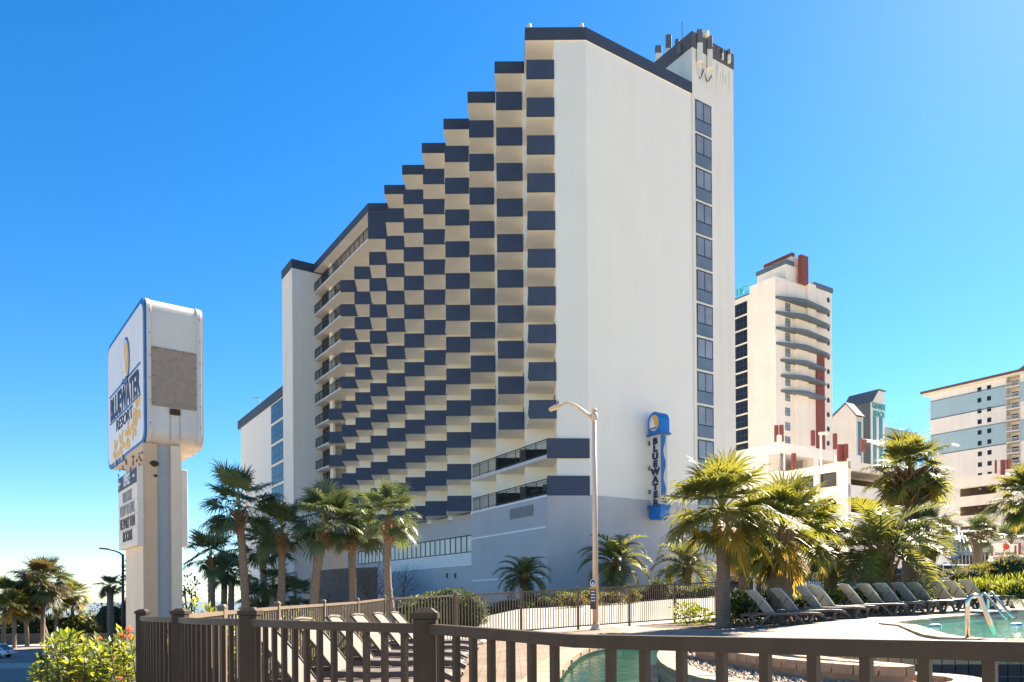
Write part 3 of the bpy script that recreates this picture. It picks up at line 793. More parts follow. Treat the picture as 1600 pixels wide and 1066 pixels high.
for an in (.5, 2.07, 3.64, 5.2):
    mb = MB(); mb.bar((cc.x+.3*cos(an), cc.y+.3*sin(an), BZ+.07), (cc.x+.25*cos(an), cc.y+.25*sin(an), BZ+.7), .05, .05); mk('leg', mb, M['screen'], ch)
# white trim lines on the angled base wall, louvre, vents
def strip(pt, d, t0, t1, z0, z1, nrm, th, m, name='trim'):
    q = Vector((pt.x, pt.y, z0)) + Vector(d)*t0; mb = MB(); mb.obox(q, Vector(d)*(t1-t0), Vector(nrm)*th, ZU*(z1-z0)); return mk(name, mb, m, hotel)
NB = Vector((-UB.y, UB.x, 0)); NB = NB if NB.y < 0 else -NB
zz = ray(852, 823)[1]*B0.y; strip(B0, UB, .15, tb1-.1, zz-.06, zz+.06, NB, .04, M['white_trim'])
zz = ray(852, 901)[1]*B0.y; strip(B0, UB, .15, tb1-.1, zz-.05, zz+.05, NB, .04, M['white_trim'])
strip(B0, UB, .05, tb1, BZ-.10, BZ+.01, NB, .05, M['white_trim'])
t0 = along(B0, UB, 833, 780); t1_ = along(B0, UB, 797, 785)
lv = strip(B0, UB, t0, t1_, BZ-1.25, BZ-.45, NB, .03, M['roofgrey'], 'louvre')
mb = MB()
for q in range(9):
    p0 = Vector((B0.x, B0.y, BZ-1.22+q*.085)) + UB*t0; mb.obox(p0 + NB*.03, UB*(t1_-t0), NB*.05, ZU*.03)
mk('blades', mb, M['greypole'], lv)
# window strip and white louvre strip in the recessed wall
NR = -V
tE = 26.0
z1 = ray(734, 836)[1]*RW0.y; z0 = ray(734, 862)[1]*RW0.y; zl = ray(734, 881)[1]*RW0.y
strip(RW0, U, .08, tE, z0, z1, NR, .04, M['curtain'], 'strip_window')
fm = MB()
for q in range(27):
    p0 = Vector((RW0.x, RW0.y, z0)) + U*(.08 + q*(tE-.16)/26); fm.obox(p0 + NR*.04, U*.10, NR*.05, ZU*(z1-z0))
fm.obox(Vector((RW0.x, RW0.y, z1-.06)) + U*.08 + NR*.035, U*(tE-.08), NR*.07, ZU*.1)
fm.obox(Vector((RW0.x, RW0.y, z0-.04)) + U*.08 + NR*.035, U*(tE-.08), NR*.07, ZU*.08)
mk('strip_window_frame', fm, M['winframe'], hotel)
strip(RW0, U, .08, 19, zl, z0-.05, NR, .06, M['white_trim'], 'white_panel')
pm = MB()
for q in range(9): pm.obox(Vector((RW0.x, RW0.y, zl + .05 + q*(z0-zl-.15)/9)) + U*.08 + NR*.06, U*18.9, NR*.02, ZU*.03)
mk('panel_ribs', pm, M['slab'], hotel)
strip(RW0, U, .0, 19, zl-.12, zl-.01, NR, .10, M['white_trim'])
for px in (700, 713):
    t_ = along(RW0, U, px, 900); zq = ray(px, 900)[1]*(RW0 + U*t_).y; strip(RW0, U, t_, t_+.3, zq-.2, zq+.25, NR, .04, M['winframe'], 'vent')
# porch roof low on the left of the base
pr = thing('porch_roof', (P(550, 930, 70).x, 70, 0), 'dark brown sloping porch roof behind the leaning palms', 'roof')
A = [P(505, 945, 74), P(590, 945, 66), P(590, 886, 71), P(523, 889, 77)]
mb = MB(); mb.add(A + [q + Vector((-2.2, 3.4, 0)) for q in A], [(0,1,2,3),(1,5,6,2),(4,7,6,5),(0,3,7,4),(3,2,6,7),(0,4,5,1)]); mk('shingles', mb, M['roofbrown'], pr)
# --- stair tower on the gable
tS = along(G0, V, 1146.5, 400); a, b = ray(1080.5, 50); ZS = b*G0.y
lS = along(G0, U, 1021, 100)
Gp = G0 + N*.08
st = [tuple(Gp[:2]), tuple((Gp + V*tS)[:2]), tuple((Gp + V*tS + U*lS)[:2]), tuple((Gp + U*lS)[:2])]
mb = MB(); mb.prism(st, BZ+.01, ZS-.4); mk('stair_tower', mb, M['stucco_tower'], hotel)
mb = MB(); mb.prism(grow(st, .05), ZS-1.25, ZS); mk('stair_tower_cap', mb, mat('dark_grey_cap', (.12, .11, .11), .7, .1, 1), hotel)
ta = along(Gp, V, 1088, 400); tb2 = along(Gp, V, 1112.5, 400)
q = Gp + V*ta; zt0 = ray(1088, 155)[1]*q.y
for k in range(13):
    zt = zt0 - 2.727*k
    window_grid((q.x, q.y, zt-2.52) , V, N, tb2-ta, 2.52, 2, [.37], hotel, low=.37)
# antennas round the tower top
def antenna(px, py0, py1, Y, wpx, two=True, nm='antenna'):
    a0 = P(px, py0, Y); a1 = P(px, py1, Y); w_ = wpx*Y/FPX
    zc = a1.z + (a0.z-a1.z)*.58
    mb = MB()
    mb.obox(Vector((a1.x-w_/2, Y-.12, zc)), Vector((w_, 0, 0)), Vector((0, .3, 0)), ZU*(a0.z-zc), 0)
    mb.obox(Vector((a1.x-w_/2, Y-.12, a1.z)), Vector((w_, 0, 0)), Vector((0, .3, 0)), ZU*(zc-a1.z), 1 if two else 0)
    mb.bar((a1.x, Y+.15, a1.z+.3), (a1.x, Y+.9, a1.z+.3), .08, .08, 0)
    mb.bar((a1.x, Y+.15, a0.z-.5), (a1.x, Y+.9, a0.z-.5), .08, .08, 0)
    mk(nm, mb, [M['antgrey'], M['stucco_tower']], hotel, bevel=.03)
y_on = lambda t_: (Gp + V*t_).y - .35
antenna(1093.5, 47, 97, y_on(1.1), 8.5); antenna(1109, 57, 107, y_on(2.3), 8.5); antenna(1139, 78, 98, y_on(4.6), 5)
antenna(1045, 55, 106, G0.y + 2.6, 8.5); antenna(1029, 72, 100, G0.y + 3.9, 10)
mb = MB(); c = P(1103, 56, y_on(1.8)); mb.lathe([(.02,-.1),(.22,-.05),(.26,.1),(.22,.3),(.02,.36)], c, 12); mk('dish', mb, M['stucco_tower'], hotel, smooth=True)
mb = MB(); c = P(1066, 76, G0.y+.9); mb.bar(c, c + ZU*2.2, .05, .05); mb.lathe([(.16,-.45),(.2,-.3),(.2,.2),(.1,.3)], c - Vector((.25,0,0)), 10); mk('whip_antenna', mb, M['antgrey'], hotel)
mb = MB()
for (px, py, px2, py2, Y) in ((1090, 106, 1094, 124, y_on(1.1)), (1094, 124, 1100, 108, y_on(1.3)), (1100, 108, 1106, 128, y_on(1.8)), (1106, 128, 1112, 118, y_on(2.2))):
    mb.tube([P(px, py, Y+.22), P((px+px2)/2-1, (py+py2)/2+3, Y+.2), P(px2, py2, Y+.22)], .05, 6)
mk('cables', mb, M['antgrey'], hotel)
mb = MB()
for (px, py, px2, py2) in ((1113, 68, 1118, 70), (1118, 70, 1126, 77), (1122, 73, 1122, 80)):
    mb.bar(P(px, py, y_on(3)), P(px2, py2, y_on(3.3)), .05, .05)
mk('roof_rail', mb, M['antgrey'], hotel)
antenna(1129, 77, 93, y_on(3.9), 3); antenna(1058, 62, 92, G0.y + 1.6, 6); antenna(1076, 66, 90, G0.y + .5, 5)
stain = mat('rust_stain', (.62, .53, .41), .9, .15, 3); random.seed(12)
for q in range(13):
    t_ = .5 + q*(tS-.8)/13 + random.uniform(-.1, .1); L = random.uniform(.7, 2.6); w_ = random.uniform(.03, .09); zt_ = ZS - 1.26 - random.uniform(0, .9)
    p0 = Vector((Gp.x, Gp.y, 0)) + V*t_ + N*.003; mb = MB()
    mb.extr([p0 + V*x + ZU*z for x, z in ((-w_, zt_), (-w_*.7, zt_-L*.5), (-w_*.15, zt_-L), (w_*.2, zt_-L*.95), (w_*.8, zt_-L*.45), (w_, zt_))][::-1], N*.004); mk('stain_streak', mb, stain, hotel)
for px, py in ((827, 44), (909, 44)):
    c = P(px, py, 55.4); mb = MB(); mb.lathe([(.14, 0), (.16, .1), (.1, .22), (.12, .3), (.03, .38)], c, 10); mk('roof_beacon', mb, M['signwhite'], hotel, smooth=True)

# ------------------------------------------------------------ blade sign on the gable
tB = along(KINK, V, 1010, 730); bs0 = KINK + V*tB + N*.45
zt = P(1010, 655, bs0.y).z; zb = P(1010, 810, bs0.y).z
DW, FW = 1.05, .72                                       # face depth (out from the wall), thickness along the wall
bs = thing('blade_sign', (bs0.x, bs0.y, zb), 'tall vertical white and blue lettered sign projecting from the hotel wall', 'sign')
hh = zt - zb
mb = MB(); mb.obox(Vector((bs0.x, bs0.y, zb+.85)), N*DW, V*FW, ZU*(hh-2.0)); mk('panel', mb, M['signwhite'], bs, bevel=.02)
def rounded(c0, x0, x1, z0, z1, r, seg=7, corners=(1, 1, 1, 1)):
    pts = []
    for (cx, cz, a0, use, X, Z) in ((x1-r, z1-r, 0, corners[0], x1, z1), (x0+r, z1-r, 90, corners[1], x0, z1), (x0+r, z0+r, 180, corners[2], x0, z0), (x1-r, z0+r, 270, corners[3], x1, z0)):
        if use:
            for q in range(seg+1):
                an = radians(a0 + 90*q/seg); pts.append((cx + r*cos(an), cz + r*sin(an)))
        else: pts.append((X, Z))
    return [Vector(c0) + N*x + ZU*z for x, z in pts]
head = rounded((bs0.x, bs0.y, 0) , -.12, DW+.12, zt-1.25, zt+.42, .66, 10, (1, 1, 0, 0))
mb = MB(); mb.extr([q - V*.12 for q in head], V*(FW+.24)); mk('head', mb, M['bladeblue'], bs, bevel=.03)
mb = MB(); mb.obox(Vector((bs0.x, bs0.y, zt-1.32)) - N*.26 - V*.18, N*(DW+.52), V*(FW+.36), ZU*.14); mk('collar', mb, M['signblue'], bs, bevel=.02); mb = MB(); mb.obox(Vector((bs0.x, bs0.y, zb+.78)) - N*.22 - V*.16, N*(DW+.44), V*(FW+.32), ZU*.16); mk('collar', mb, M['signblue'], bs, bevel=.02)
foot = rounded((bs0.x, bs0.y, 0), -.11, DW+.11, zb-.15, zb+.80, .30, 6, (0, 0, 1, 1))
mb = MB(); mb.extr([q - V*.12 for q in foot], V*(FW+.24)); mk('foot', mb, M['bladeblue'], bs, bevel=.03)
# emblem: white oval, orange sun and white sail
def disc(c, xd, yd, rx, rz, th, m, name, parent, n_=28, a0=0, a1=360):
    xd, yd = Vector(xd), Vector(yd); nz_ = xd.cross(yd)
    pts = [Vector(c) + xd*rx*cos(radians(a0 + (a1-a0)*q/n_)) + yd*rz*sin(radians(a0 + (a1-a0)*q/n_)) for q in range(n_ if a1-a0 == 360 else n_+1)]
    mb = MB(); mb.extr(pts, nz_*th); return mk(name, mb, m, parent)
def sail(c, xd, yd, s_, th, m, name, parent):
    xd, yd = Vector(xd), Vector(yd); nz_ = xd.cross(yd); c = Vector(c)
    mb = MB(); mb.extr([c + xd*x*s_ + yd*y*s_ for x, y in ((.05, -.62), (.05, .72), (-.18, .3), (-.42, -.25), (-.5, -.62))][::-1], nz_*th)
    mb.extr([c + xd*x*s_ + yd*y*s_ for x, y in ((.12, -.62), (.5, -.62), (.3, -.1), (.12, .45))], nz_*th); return mk(name, mb, m, parent)
ec = Vector((bs0.x, bs0.y, zt-.42)) + N*(DW/2) - V*.12
disc(ec, N, ZU, .50, .60, .02, M['signwhite'], 'emblem_ground', bs)
disc(ec - V*.02 + N*.06 + ZU*.03, N, ZU, .40, .48, .015, M['orange'], 'emblem_sun', bs, 24, -60, 120)
sail(ec - V*.036 - N*.08, N, ZU, .55, .01, M['white_text'], 'emblem_sail', bs)
mb = MB(); mb.obox(ec - V*.04 - N*.32 - ZU*.42, N*.6, -V*.01, ZU*.07); mk('emblem_hull', mb, M['deepnavy'], bs)
step = (hh-2.35)/9
for q, chx in enumerate('BLUEWATER'):
    z = zt - 1.55 - step*(q+.42)
    lt = join(text_mesh(chx, .64, .02, .046, 1.25))
    # slab serifs as on the sign
    mk('letter', place(lt, Vector((bs0.x, bs0.y, z)) + N*(DW*.5) - V*.022, N, ZU), M['deepnavy'], bs)
# wavy blue strip on the outer edge
pts = []
L_ = hh-2.5
for q in range(25): pts.append((.42 + .12*sin(q*.62), zb+1.55 + L_*.92*q/24))
prof = [Vector((bs0.x, bs0.y, 0)) + N*(DW+.004) + V*x + ZU*z for x, z in ([(.04, zb+1.55), ] + pts[0:1] + pts[1:] + [(.04, zb+1.55+L_*.92)])]
mb = MB(); mb.extr(prof, N*.02); mk('wave_strip', mb, M['signblue'], bs)
for z in (zb+1.9, zb+3.7, zb+5.6):
    mb = MB(); mb.obox(Vector((bs0.x, bs0.y, z)) + V*.2, -N*.5, V*.25, ZU*.3); mk('bracket', mb, M['antgrey'], bs)
for z in (zb+1.1, zb+1.3):
    mb = MB(); mb.obox(Vector((bs0.x, bs0.y, z)) + N*(DW+.004) + V*.08, V*.5, N*.02, ZU*.12); mk('small_stripe', mb, M['deepnavy'], bs)

# ------------------------------------------------------------ roadside pylon sign
PY = 17.0
UP = Vector((-.603, .798, 0)); VP = Vector((.798, .603, 0))
a, b = ray(228, 460); pc = Vector((a*PY, PY, 0)); ptop = b*PY; pbot = P(232, 692, PY).z
wv = along(pc, VP, 315.5, 600); wu = along(pc, UP, 171, 640)
py_ = thing('pylon_sign', (pc.x, pc.y, -3), 'tall roadside pylon sign with rounded white cabinet on a tan pole', 'sign')
def rrect(org, xd, x0, x1, z0, z1, r, seg=8):
    pts = []
    for (cx, cz, a0) in ((x1-r, z1-r, 0), (x0+r, z1-r, 90), (x0+r, z0+r, 180), (x1-r, z0+r, 270)):
        for q in range(seg+1):
            an = radians(a0 + 90*q/seg); pts.append(Vector(org) + Vector(xd)*(cx + r*cos(an)) + ZU*(cz + r*sin(an)))
    return pts
o3 = (pc.x, pc.y, 0)
mb = MB(); mb.extr(rrect(o3, UP, 0, wu, pbot, ptop, .34), VP*wv); mk('cabinet', mb, M['signwhite'], py_, bevel=.05)
# rim strips with rivets on both edges of the cabinet
for off in (.0, wv-.11):
    mb = MB(); A_ = rrect(o3, UP, -.015, wu+.015, pbot-.015, ptop+.015, .35); mb.extr([q + VP*(off+.004) for q in A_], VP*.10); mk('rim', mb, M['signwhite'], py_, bevel=.01)
for off in (.055, wv-.055):
    for q in range(6):
        rv = MB(); c = Vector(o3) + VP*off - UP*.02 + ZU*(pbot+.45 + q*(ptop-pbot-.8)/5); rv.obox(c, VP*.018, -UP*.012, ZU*.018); mk('rivet', rv, M['dirt'], py_)
# lettered face: blue border, white plate
for sgn, off in ((-1, -.0), (1, wv)):
    nv = VP*sgn; base_o = Vector(o3) + VP*off
    mb = MB(); mb.extr([q + nv*.0 for q in rrect(base_o, UP, .0, wu-.0, pbot+.0, ptop-.0, .33)], nv*.035); mk('border', mb, M['signblue'] if sgn < 0 else M['signwhite'], py_)
    mb = MB(); mb.extr([q + nv*.036 for q in rrect(base_o, UP, .11, wu-.11, pbot+.11, ptop-.11, .28)], nv*.012); mk('face', mb, M['signface'], py_)
    # the viewer faces -nv: text runs along +-UP
    xd = -UP if sgn < 0 else UP
    mid = base_o + UP*(wu/2) + nv*.05
    H = ptop - pbot
    zc = lambda f_: ZU*(pbot + H*f_)
    s_w = wu*.80
    tmb = text_mesh('BLUEWATER', 1.0, .008, .035)
    wd = max(x for x, y, z in tmb.v) - min(x for x, y, z in tmb.v)
    tmb.v = [(x*s_w/wd, y*.78, z) for x, y, z in tmb.v]
    mk('lettering', place(tmb, mid + zc(.445), xd, ZU), M['deepnavy'], py_)
    tmb = text_mesh('RESORT', 1.0, .008, .015)
    wd = max(x for x, y, z in tmb.v) - min(x for x, y, z in tmb.v)
    tmb.v = [(x*s_w*.55/wd, y*.40, z) for x, y, z in tmb.v]
    mk('lettering', place(tmb, mid + zc(.285) , xd, ZU), M['deepnavy'], py_)
    for f_ in (.56, .345):
        mb = MB(); mb.obox(mid + zc(f_) - xd*(s_w*.52), xd*(s_w*1.04), nv*.01, ZU*.045); mk('rule', mb, M['signblue'], py_)
    ec = mid + zc(.70) + xd*(wu*.06)
    disc(ec, xd, ZU, .46, .58, .012 , M['signblue'], 'emblem_ring', py_)
    disc(ec + nv*.013, xd, ZU, .39, .51, .01, M['signface'], 'emblem_ground', py_)
    disc(ec + nv*.024 + xd*.06, xd, ZU, .30, .44, .008, M['gold'], 'emblem_sun', py_, 24, -70, 110)
    sail(ec + nv*.033 - xd*.05, xd, ZU, .42, .008, M['signface'], 'emblem_sail', py_)
    mb = MB()
    for q in range(4): mb.obox(ec + nv*.034 + xd*(-.40 + q*.16) - ZU*(.50 - .03*(q % 2)), xd*.2, nv*.008, ZU*.05)
    mk('emblem_wave', mb, M['signblue'], py_)
    # golden hibiscus sprays under the words
    random.seed(3)
    for (fx, fz, rr) in ((-.50, .10, .36), (-.16, .115, .40), (.2, .14, .38), (.66, .27, .42), (.5, .17, .34)):
        mb = MB(); c = mid + zc(fz) + xd*(fx*wu*.5)
        for pt_ in range(5):
            an = 2*pi*pt_/5 + fx; d1 = xd*cos(an) + ZU*sin(an); d2 = d1.cross(nv)
            pts = [c + d1*.04, c + d1*rr*.5 + d2*rr*.22, c + d1*rr*.9 + d2*rr*.2, c + d1*rr, c + d1*rr*.9 - d2*rr*.2, c + d1*rr*.5 - d2*rr*.22]
            if (pts[2]-pts[1]).cross(pts[4]-pts[1]).dot(nv) < 0: pts = pts[::-1]
            mb.extr(pts, nv*.008)
        mk('printed_flower', mb, M['gold'], py_)
# blank patch, rivets and box on the end of the cabinet
tp0 = along(pc, VP, 237, 590); tp1 = along(pc, VP, 306, 590)
z0 = P(270, 637, PY+.3).z; z1 = P(270, 546, PY+.3).z
mb = MB(); mb.obox(Vector((pc.x, pc.y, z0)) + VP*tp0, VP*(tp1-tp0), -UP*.025, ZU*(z1-z0)); pt = mk('access_panel', mb, M['brownpatch'], py_)
mb = MB()
for q in range(5):
    for (tq, zq) in ((tp0+.03, z0+.05+(z1-z0-.1)*q/4), (tp1-.03, z0+.05+(z1-z0-.1)*q/4), (tp0+.1+(tp1-tp0-.2)*q/4, z1-.03)):
        mb.obox(Vector((pc.x, pc.y, zq)) + VP*tq - UP*.025, VP*.022, -UP*.012, ZU*.022)
mk('screw', mb, M['dirt'], pt)
tq = (tp0+tp1)/2
mb = MB(); mb.obox(Vector((pc.x, pc.y, z0-.16)) + VP*(tq-.1), VP*.22, -UP*.05, ZU*.13); mk('junction_box', mb, M['dirt'], py_)
mb = MB(); mb.obox(Vector((pc.x, pc.y, z0-.75)) + VP*(tq-.1), VP*.012, -UP*.006, ZU*.6); mb.obox(Vector((pc.x, pc.y, z0-.75)) + VP*(tq+.11), VP*.012, -UP*.006, ZU*.6); mk('seam', mb, M['brownpatch'], py_)
# pole: tan cladding box, grey steel column let into its end, reader boards on the sides
def vpx(px): return along(pc, VP, px, 800)
v0, v1 = .30, wv-.22
pu0 = .12
cl = pc + UP*pu0
v0 = along(cl, VP, 224, 800); pu1 = pu0 + along(cl + VP*v0, UP, 197, 850); v1 = along(cl, VP, 284, 800)
vm0 = along(cl, VP, 246, 800); vm1 = along(cl, VP, 268, 800)
mb = MB(); mb.obox(Vector((cl.x, cl.y, -4)) + VP*v0, VP*(vm0-v0), UP*(pu1-pu0), ZU*(pbot+4.02)); mk('cladding', mb, M['tanpole'], py_)
mb = MB(); mb.obox(Vector((cl.x, cl.y, -4)) + VP*vm1, VP*(v1-vm1), UP*(pu1-pu0), ZU*(pbot+4.02)); mk('cladding', mb, M['palepole'], py_)
mb = MB(); mb.obox(Vector((cl.x, cl.y, -4)) + VP*vm0 + UP*.10, VP*(vm1-vm0), UP*.5, ZU*(pbot+4.02)); mk('column', mb, M['greypole'], py_)
mb = MB(); mb.obox(Vector((cl.x, cl.y, -4)) + VP*(v0-.012), VP*.01, UP*(pu1-pu0), ZU*(4.0 + P(215, 850, PY).z)); mk('side_panel', mb, M['palepole'], py_)
for (px, py, r_) in ((241, 722, .11), (243, 741, .05)):
    mb = MB(); c = Vector((cl.x, cl.y, P(px, py, PY).z)) + VP*along(cl, VP, px, py)
    mb.lathe([(.01, -r_*.7), (r_*.7, -r_*.3), (r_, .0), (r_*.6, r_*.5), (.01, r_*.6)], c, 9)
    mk('wasp_nest', mb, M['dirt'], py_, smooth=True)
for sgn, vv in ((-1, v0), (1, v1)):
    nv = VP*sgn; bo = cl + VP*vv - UP*.03
    zb_ = P(222, 852, PY).z; zt_ = P(222, 728, PY).z; wb = pu1 - pu0 + .22
    mb = MB(); mb.obox(Vector((bo.x, bo.y, zb_)), UP*wb, nv*.13, ZU*(zt_-zb_)); rb = mk('reader_board', mb, M['ivory'], py_, bevel=.015)
    xd = -UP if sgn < 0 else UP
    mid = Vector((bo.x, bo.y, 0)) + UP*(wb/2) + nv*.131
    Hh = zt_-zb_
    mb = MB(); mb.obox(mid + ZU*(zb_+Hh*.80) - xd*(wb/2-.03), xd*(wb-.06), nv*.01, ZU*(Hh*.185)); mk('heading_panel', mb, M['navy'], rb)
    tm = text_mesh('OFFICE', .36, .004, .01, .62); mk('lettering', place(tm, mid + nv*.012 + ZU*(zb_+Hh*.893), xd, ZU), M['white_text'], rb)
    mb = MB()
    c = mid + nv*.012 + ZU*(zb_+Hh*.893)
    lx = -xd if sgn < 0 else xd
    for s2, m2 in ((1, 0), (-1, 0)):
        mb.obox(c + xd*s2*(wb*.37) - ZU*.02 - xd*.11, xd*.2, nv*.006, ZU*.05)
    mb.extr([c - xd*(wb*.37+.09) + ZU*.13 , c - xd*(wb*.37+.19), c - xd*(wb*.37+.09) - ZU*.13][::1], nv*.006)
    mk('arrow', mb, M['white_text'], rb)
    for f_, tx, m_, xs_ in ((.675, 'WELCOME', 'board_ink2', .62), (.50, 'NOW TO FALL', 'board_ink2', .56), (.325, 'BE PART FUN', 'board_ink', .56), (.15, 'ROOMS', 'board_ink', .62)):
        tm = text_mesh(tx, 1.0, .004, .035)
        wd = max(x for x, y, z in tm.v) - min(x for x, y, z in tm.v); tw_ = wb*(.82 if len(tx) > 8 else .52)
        tm.v = [(x*tw_*.94/wd, y*.33, z) for x, y, z in tm.v]
        mk('lettering', place(tm, mid + nv*.005 + ZU*(zb_+Hh*f_), xd, ZU), M[m_], rb)
        mb = MB(); mb.obox(mid + ZU*(zb_+Hh*(f_-.092)) - xd*(wb/2-.04), xd*(wb-.08), nv*.012, ZU*.02); mk('letter_track', mb, M['signwhite'], rb)
    # peeling lace of rust and old letters under the cabinet
random.seed(6)
for q in range(22):
    mb = MB()
    c = Vector((bo.x, bo.y, 0)); x_ = random.uniform(.0, wu*.6); z_ = P(222, 715, PY).z + random.uniform(-.16, .22)
    c = cl + VP*(v0-.02) + UP*x_ + ZU*z_; d_ = UP*random.uniform(-.12, .12) + ZU*random.uniform(-.1, .1)
    mb.bar(c, c + d_, .02, .03)
    mk('flaking_paint', mb, M['boots'], py_)
# ------------------------------------------------------------ neighbouring buildings on the right
def blk(mb, c, u0, u1, v0, v1, z0, z1, m=None):
    o_ = Vector((c.x, c.y, z0)) + U*u0 + V*v0
    mb.obox(o_, V*(v1-v0), U*(u1-u0), ZU*(z1-z0), m)
def ptc(px, py, Y):
    p = P(px, py, Y); return Vector((p.x, p.y, 0)), p.z
def zat(c, px, py): return ray(px, py)[1]*c.y

# --- Art Deco tower
CT, ztop = ptc(1211, 431, 135)
tw_ = thing('apartment_tower', (CT.x, CT.y, 0), 'pale Art Deco style tower with slate blue curved ledges and a red stripe', 'building')
vR = along(CT, V, 1303, 550); vW = along(CT, V, 1274, 550); uL = along(CT, U, 1172, 550)
mb = MB(); blk(mb, CT, 0, uL, 0, vW, 0, ztop); blk(mb, CT, .4, uL, vW, vR, 0, zat(CT + V*vW, 1276, 447)); mk('wall', mb, M['conc_cream'], tw_)
mb = MB(); z = zat(CT + V*vW, 1276, 447); blk(mb, CT, .2, uL, vW+.05, vR+.2, z, z+.9); mk('wing_cap', mb, M['slateblue'], tw_)
C2 = CT + V*along(CT, V, 1231, 420) + U*.4; u2 = along(C2, U, 1183, 420); z2 = zat(C2, 1231, 412)
C3 = CT + V*along(CT, V, 1243, 420) + U*.8; u3 = along(C3, U, 1195, 420); z3 = zat(C3, 1243, 400)
v22 = along(C2, V, 1240, 420); v33 = along(C3, V, 1262, 420)
mb = MB(); blk(mb, C2, 0, u2, 0, v22+4, ztop-.2, z2); blk(mb, C3, 0, u3, 0, v33, ztop-.2, z3); blk(mb, CT, -.4, 1.2, along(CT, V, 1259, 430), along(CT, V, 1272, 430), ztop-14, zat(CT, 1268, 425)); mk('upper_wall', mb, M['conc_cream'], tw_)
mb = MB(); blk(mb, C2, -.15, u2+.2, -.15, v22, z2-.05, z2+.75); mk('blue_cap', mb, M['slateblue'], tw_)
mb = MB(); blk(mb, C3, -.15, u3+.2, -.1, .7, z3-.05, z3+.6); mk('red_cap', mb, M['redpaint'], tw_)
mb = MB(); blk(mb, CT, -.8, -.1, along(CT, V, 1246, 410), along(CT, V, 1257, 410), zat(CT, 1250, 430), zat(CT, 1250, 386)); mk('red_fin', mb, M['redpaint'], tw_)
mb = MB(); blk(mb, CT, -.25, .5, along(CT, V, 1274.5, 620), along(CT, V, 1287, 620), 8, zat(CT + V*vW, 1280, 547)); mk('red_stripe', mb, M['redpaint'], tw_)
mb = MB(); blk(mb, CT, -.5, .3, along(CT, V, 1241, 560), along(CT, V, 1259, 560), 8, ztop-6); mk('pilaster', mb, M['conc_cream'], tw_)
for q, (py, xa, xb) in enumerate(((465, 1211.5, 1290), (489, 1211.5, 1290), (513, 1212, 1290), (537, 1212.5, 1290), (562, 1219, 1284), (586, 1219.5, 1284), (610, 1220, 1284))):
    v0, v1 = along(CT, V, xa, py), along(CT, V, xb, py); z = zat(CT, 1215, py); poly = []
    for s_ in range(13):
        f_ = s_/12; d_ = 2.1*(sin(pi*min(1, f_*1.9)*.5) if f_ < .35 else 1 - .45*(f_-.35)/.65)*(1 if f_ < .98 else .8)
        q_ = CT + V*(v0 + (v1-v0)*f_) + N*max(.05, d_); poly.append((q_.x, q_.y))
    qa, qb = CT + V*v1, CT + V*v0; poly += [(qa.x, qa.y), (qb.x, qb.y)]
    mb = MB(); mb.prism(poly, z-.12, z+.33); mk('curved_ledge', mb, M['slateblue'], tw_)
for py in (479, 503, 526, 550, 573, 596, 620, 643, 666, 688):
    v0 = along(CT, V, 1227, py); q = CT + V*v0; window_grid((q.x, q.y, zat(q, 1229, py+6)), V, N, 1.35, 1.4, 2, [.5], tw_, fr=.1)
for q in range(11):
    py = 469 + q*22.4; c = CT + V*along(CT, V, 1297, py) + U*.4; z = zat(c, 1297, py)
    disc(Vector((c.x, c.y, z)) , V, ZU, .42, .5, .06, M['winframe'], 'porthole', tw_, 12)
# low window wing with roof letters
uA = along(CT, U, 1171.5, 560); CW = CT + U*uA + V*.6; uB = along(CW, U, 1135, 560)
zw = zat(CW, 1165, 458)
mb = MB(); blk(mb, CW, 0, uB, 0, 8, 0, zw); mk('window_wing', mb, M['conc_cream'], tw_)
u0, u1 = along(CW, U, 1168, 560), along(CW, U, 1140, 560)
for q in range(11):
    z = zw - 3.4 - q*2.62
    org_ = Vector((CW.x, CW.y, z)) + U*u1
    wv_ = window_grid((org_.x, org_.y, org_.z), -U, -V, u1-u0, 2.3, 5, [.45], tw_, glass=M['glass_dark'], fr=.12)
tm = text_mesh('ATLANTIC', 1.9, .1, .02, 1.0, 0, 'RIGHT')
q = Vector((CW.x, CW.y, zw+.85)) + U*(along(CW, U, 1169.5, 440)) - V*.3
mk('roof_lettering', place(tm, q, -U, ZU), M['tealtext'], tw_)
mb = MB(); blk(mb, CW, 0, uB, -.2, .1, zw-.1, zw+.12); mk('letter_rail', mb, M['slateblue'], tw_)

# --- upper garage block behind
CA, za = ptc(1218, 691, 112)
ga = thing('parking_garage', (CA.x, CA.y, 0), 'white upper parking garage block with square openings below the Art Deco tower', 'building')
vE = along(CA, V, 1345, 700); uE = along(CA, U, 1135, 700)
mb = MB(); blk(mb, CA, 0, uE, 0, .5, za-4.2, za); 
zo1, zo0 = zat(CA, 1230, 708), zat(CA, 1230, 735)
mb = MB()
blk(mb, CA, 0, uE, 0, vE, 0, zo0); blk(mb, CA, 0, uE, 0, vE, zo1, za)
va = along(CA, V, 1227, 720); vb = along(CA, V, 1272, 720); vc = along(CA, V, 1279, 720); vd = along(CA, V, 1303, 720)
for x0, x1 in ((0, va), (vb, vc), (vd, vE)): blk(mb, CA, 0, 2, x0, x1, zo0-.01, zo1+.01)
blk(mb, CA, 0, uE, 0, .8, zo0-.01, zo1+.01)
mk('wall', mb, M['conc_white'], ga)
mb = MB(); blk(mb, CA, 7, 7.4, 0.9, vE-.2, zo0, zo1); mk('inner_wall', mb, M['tanpole'], ga)
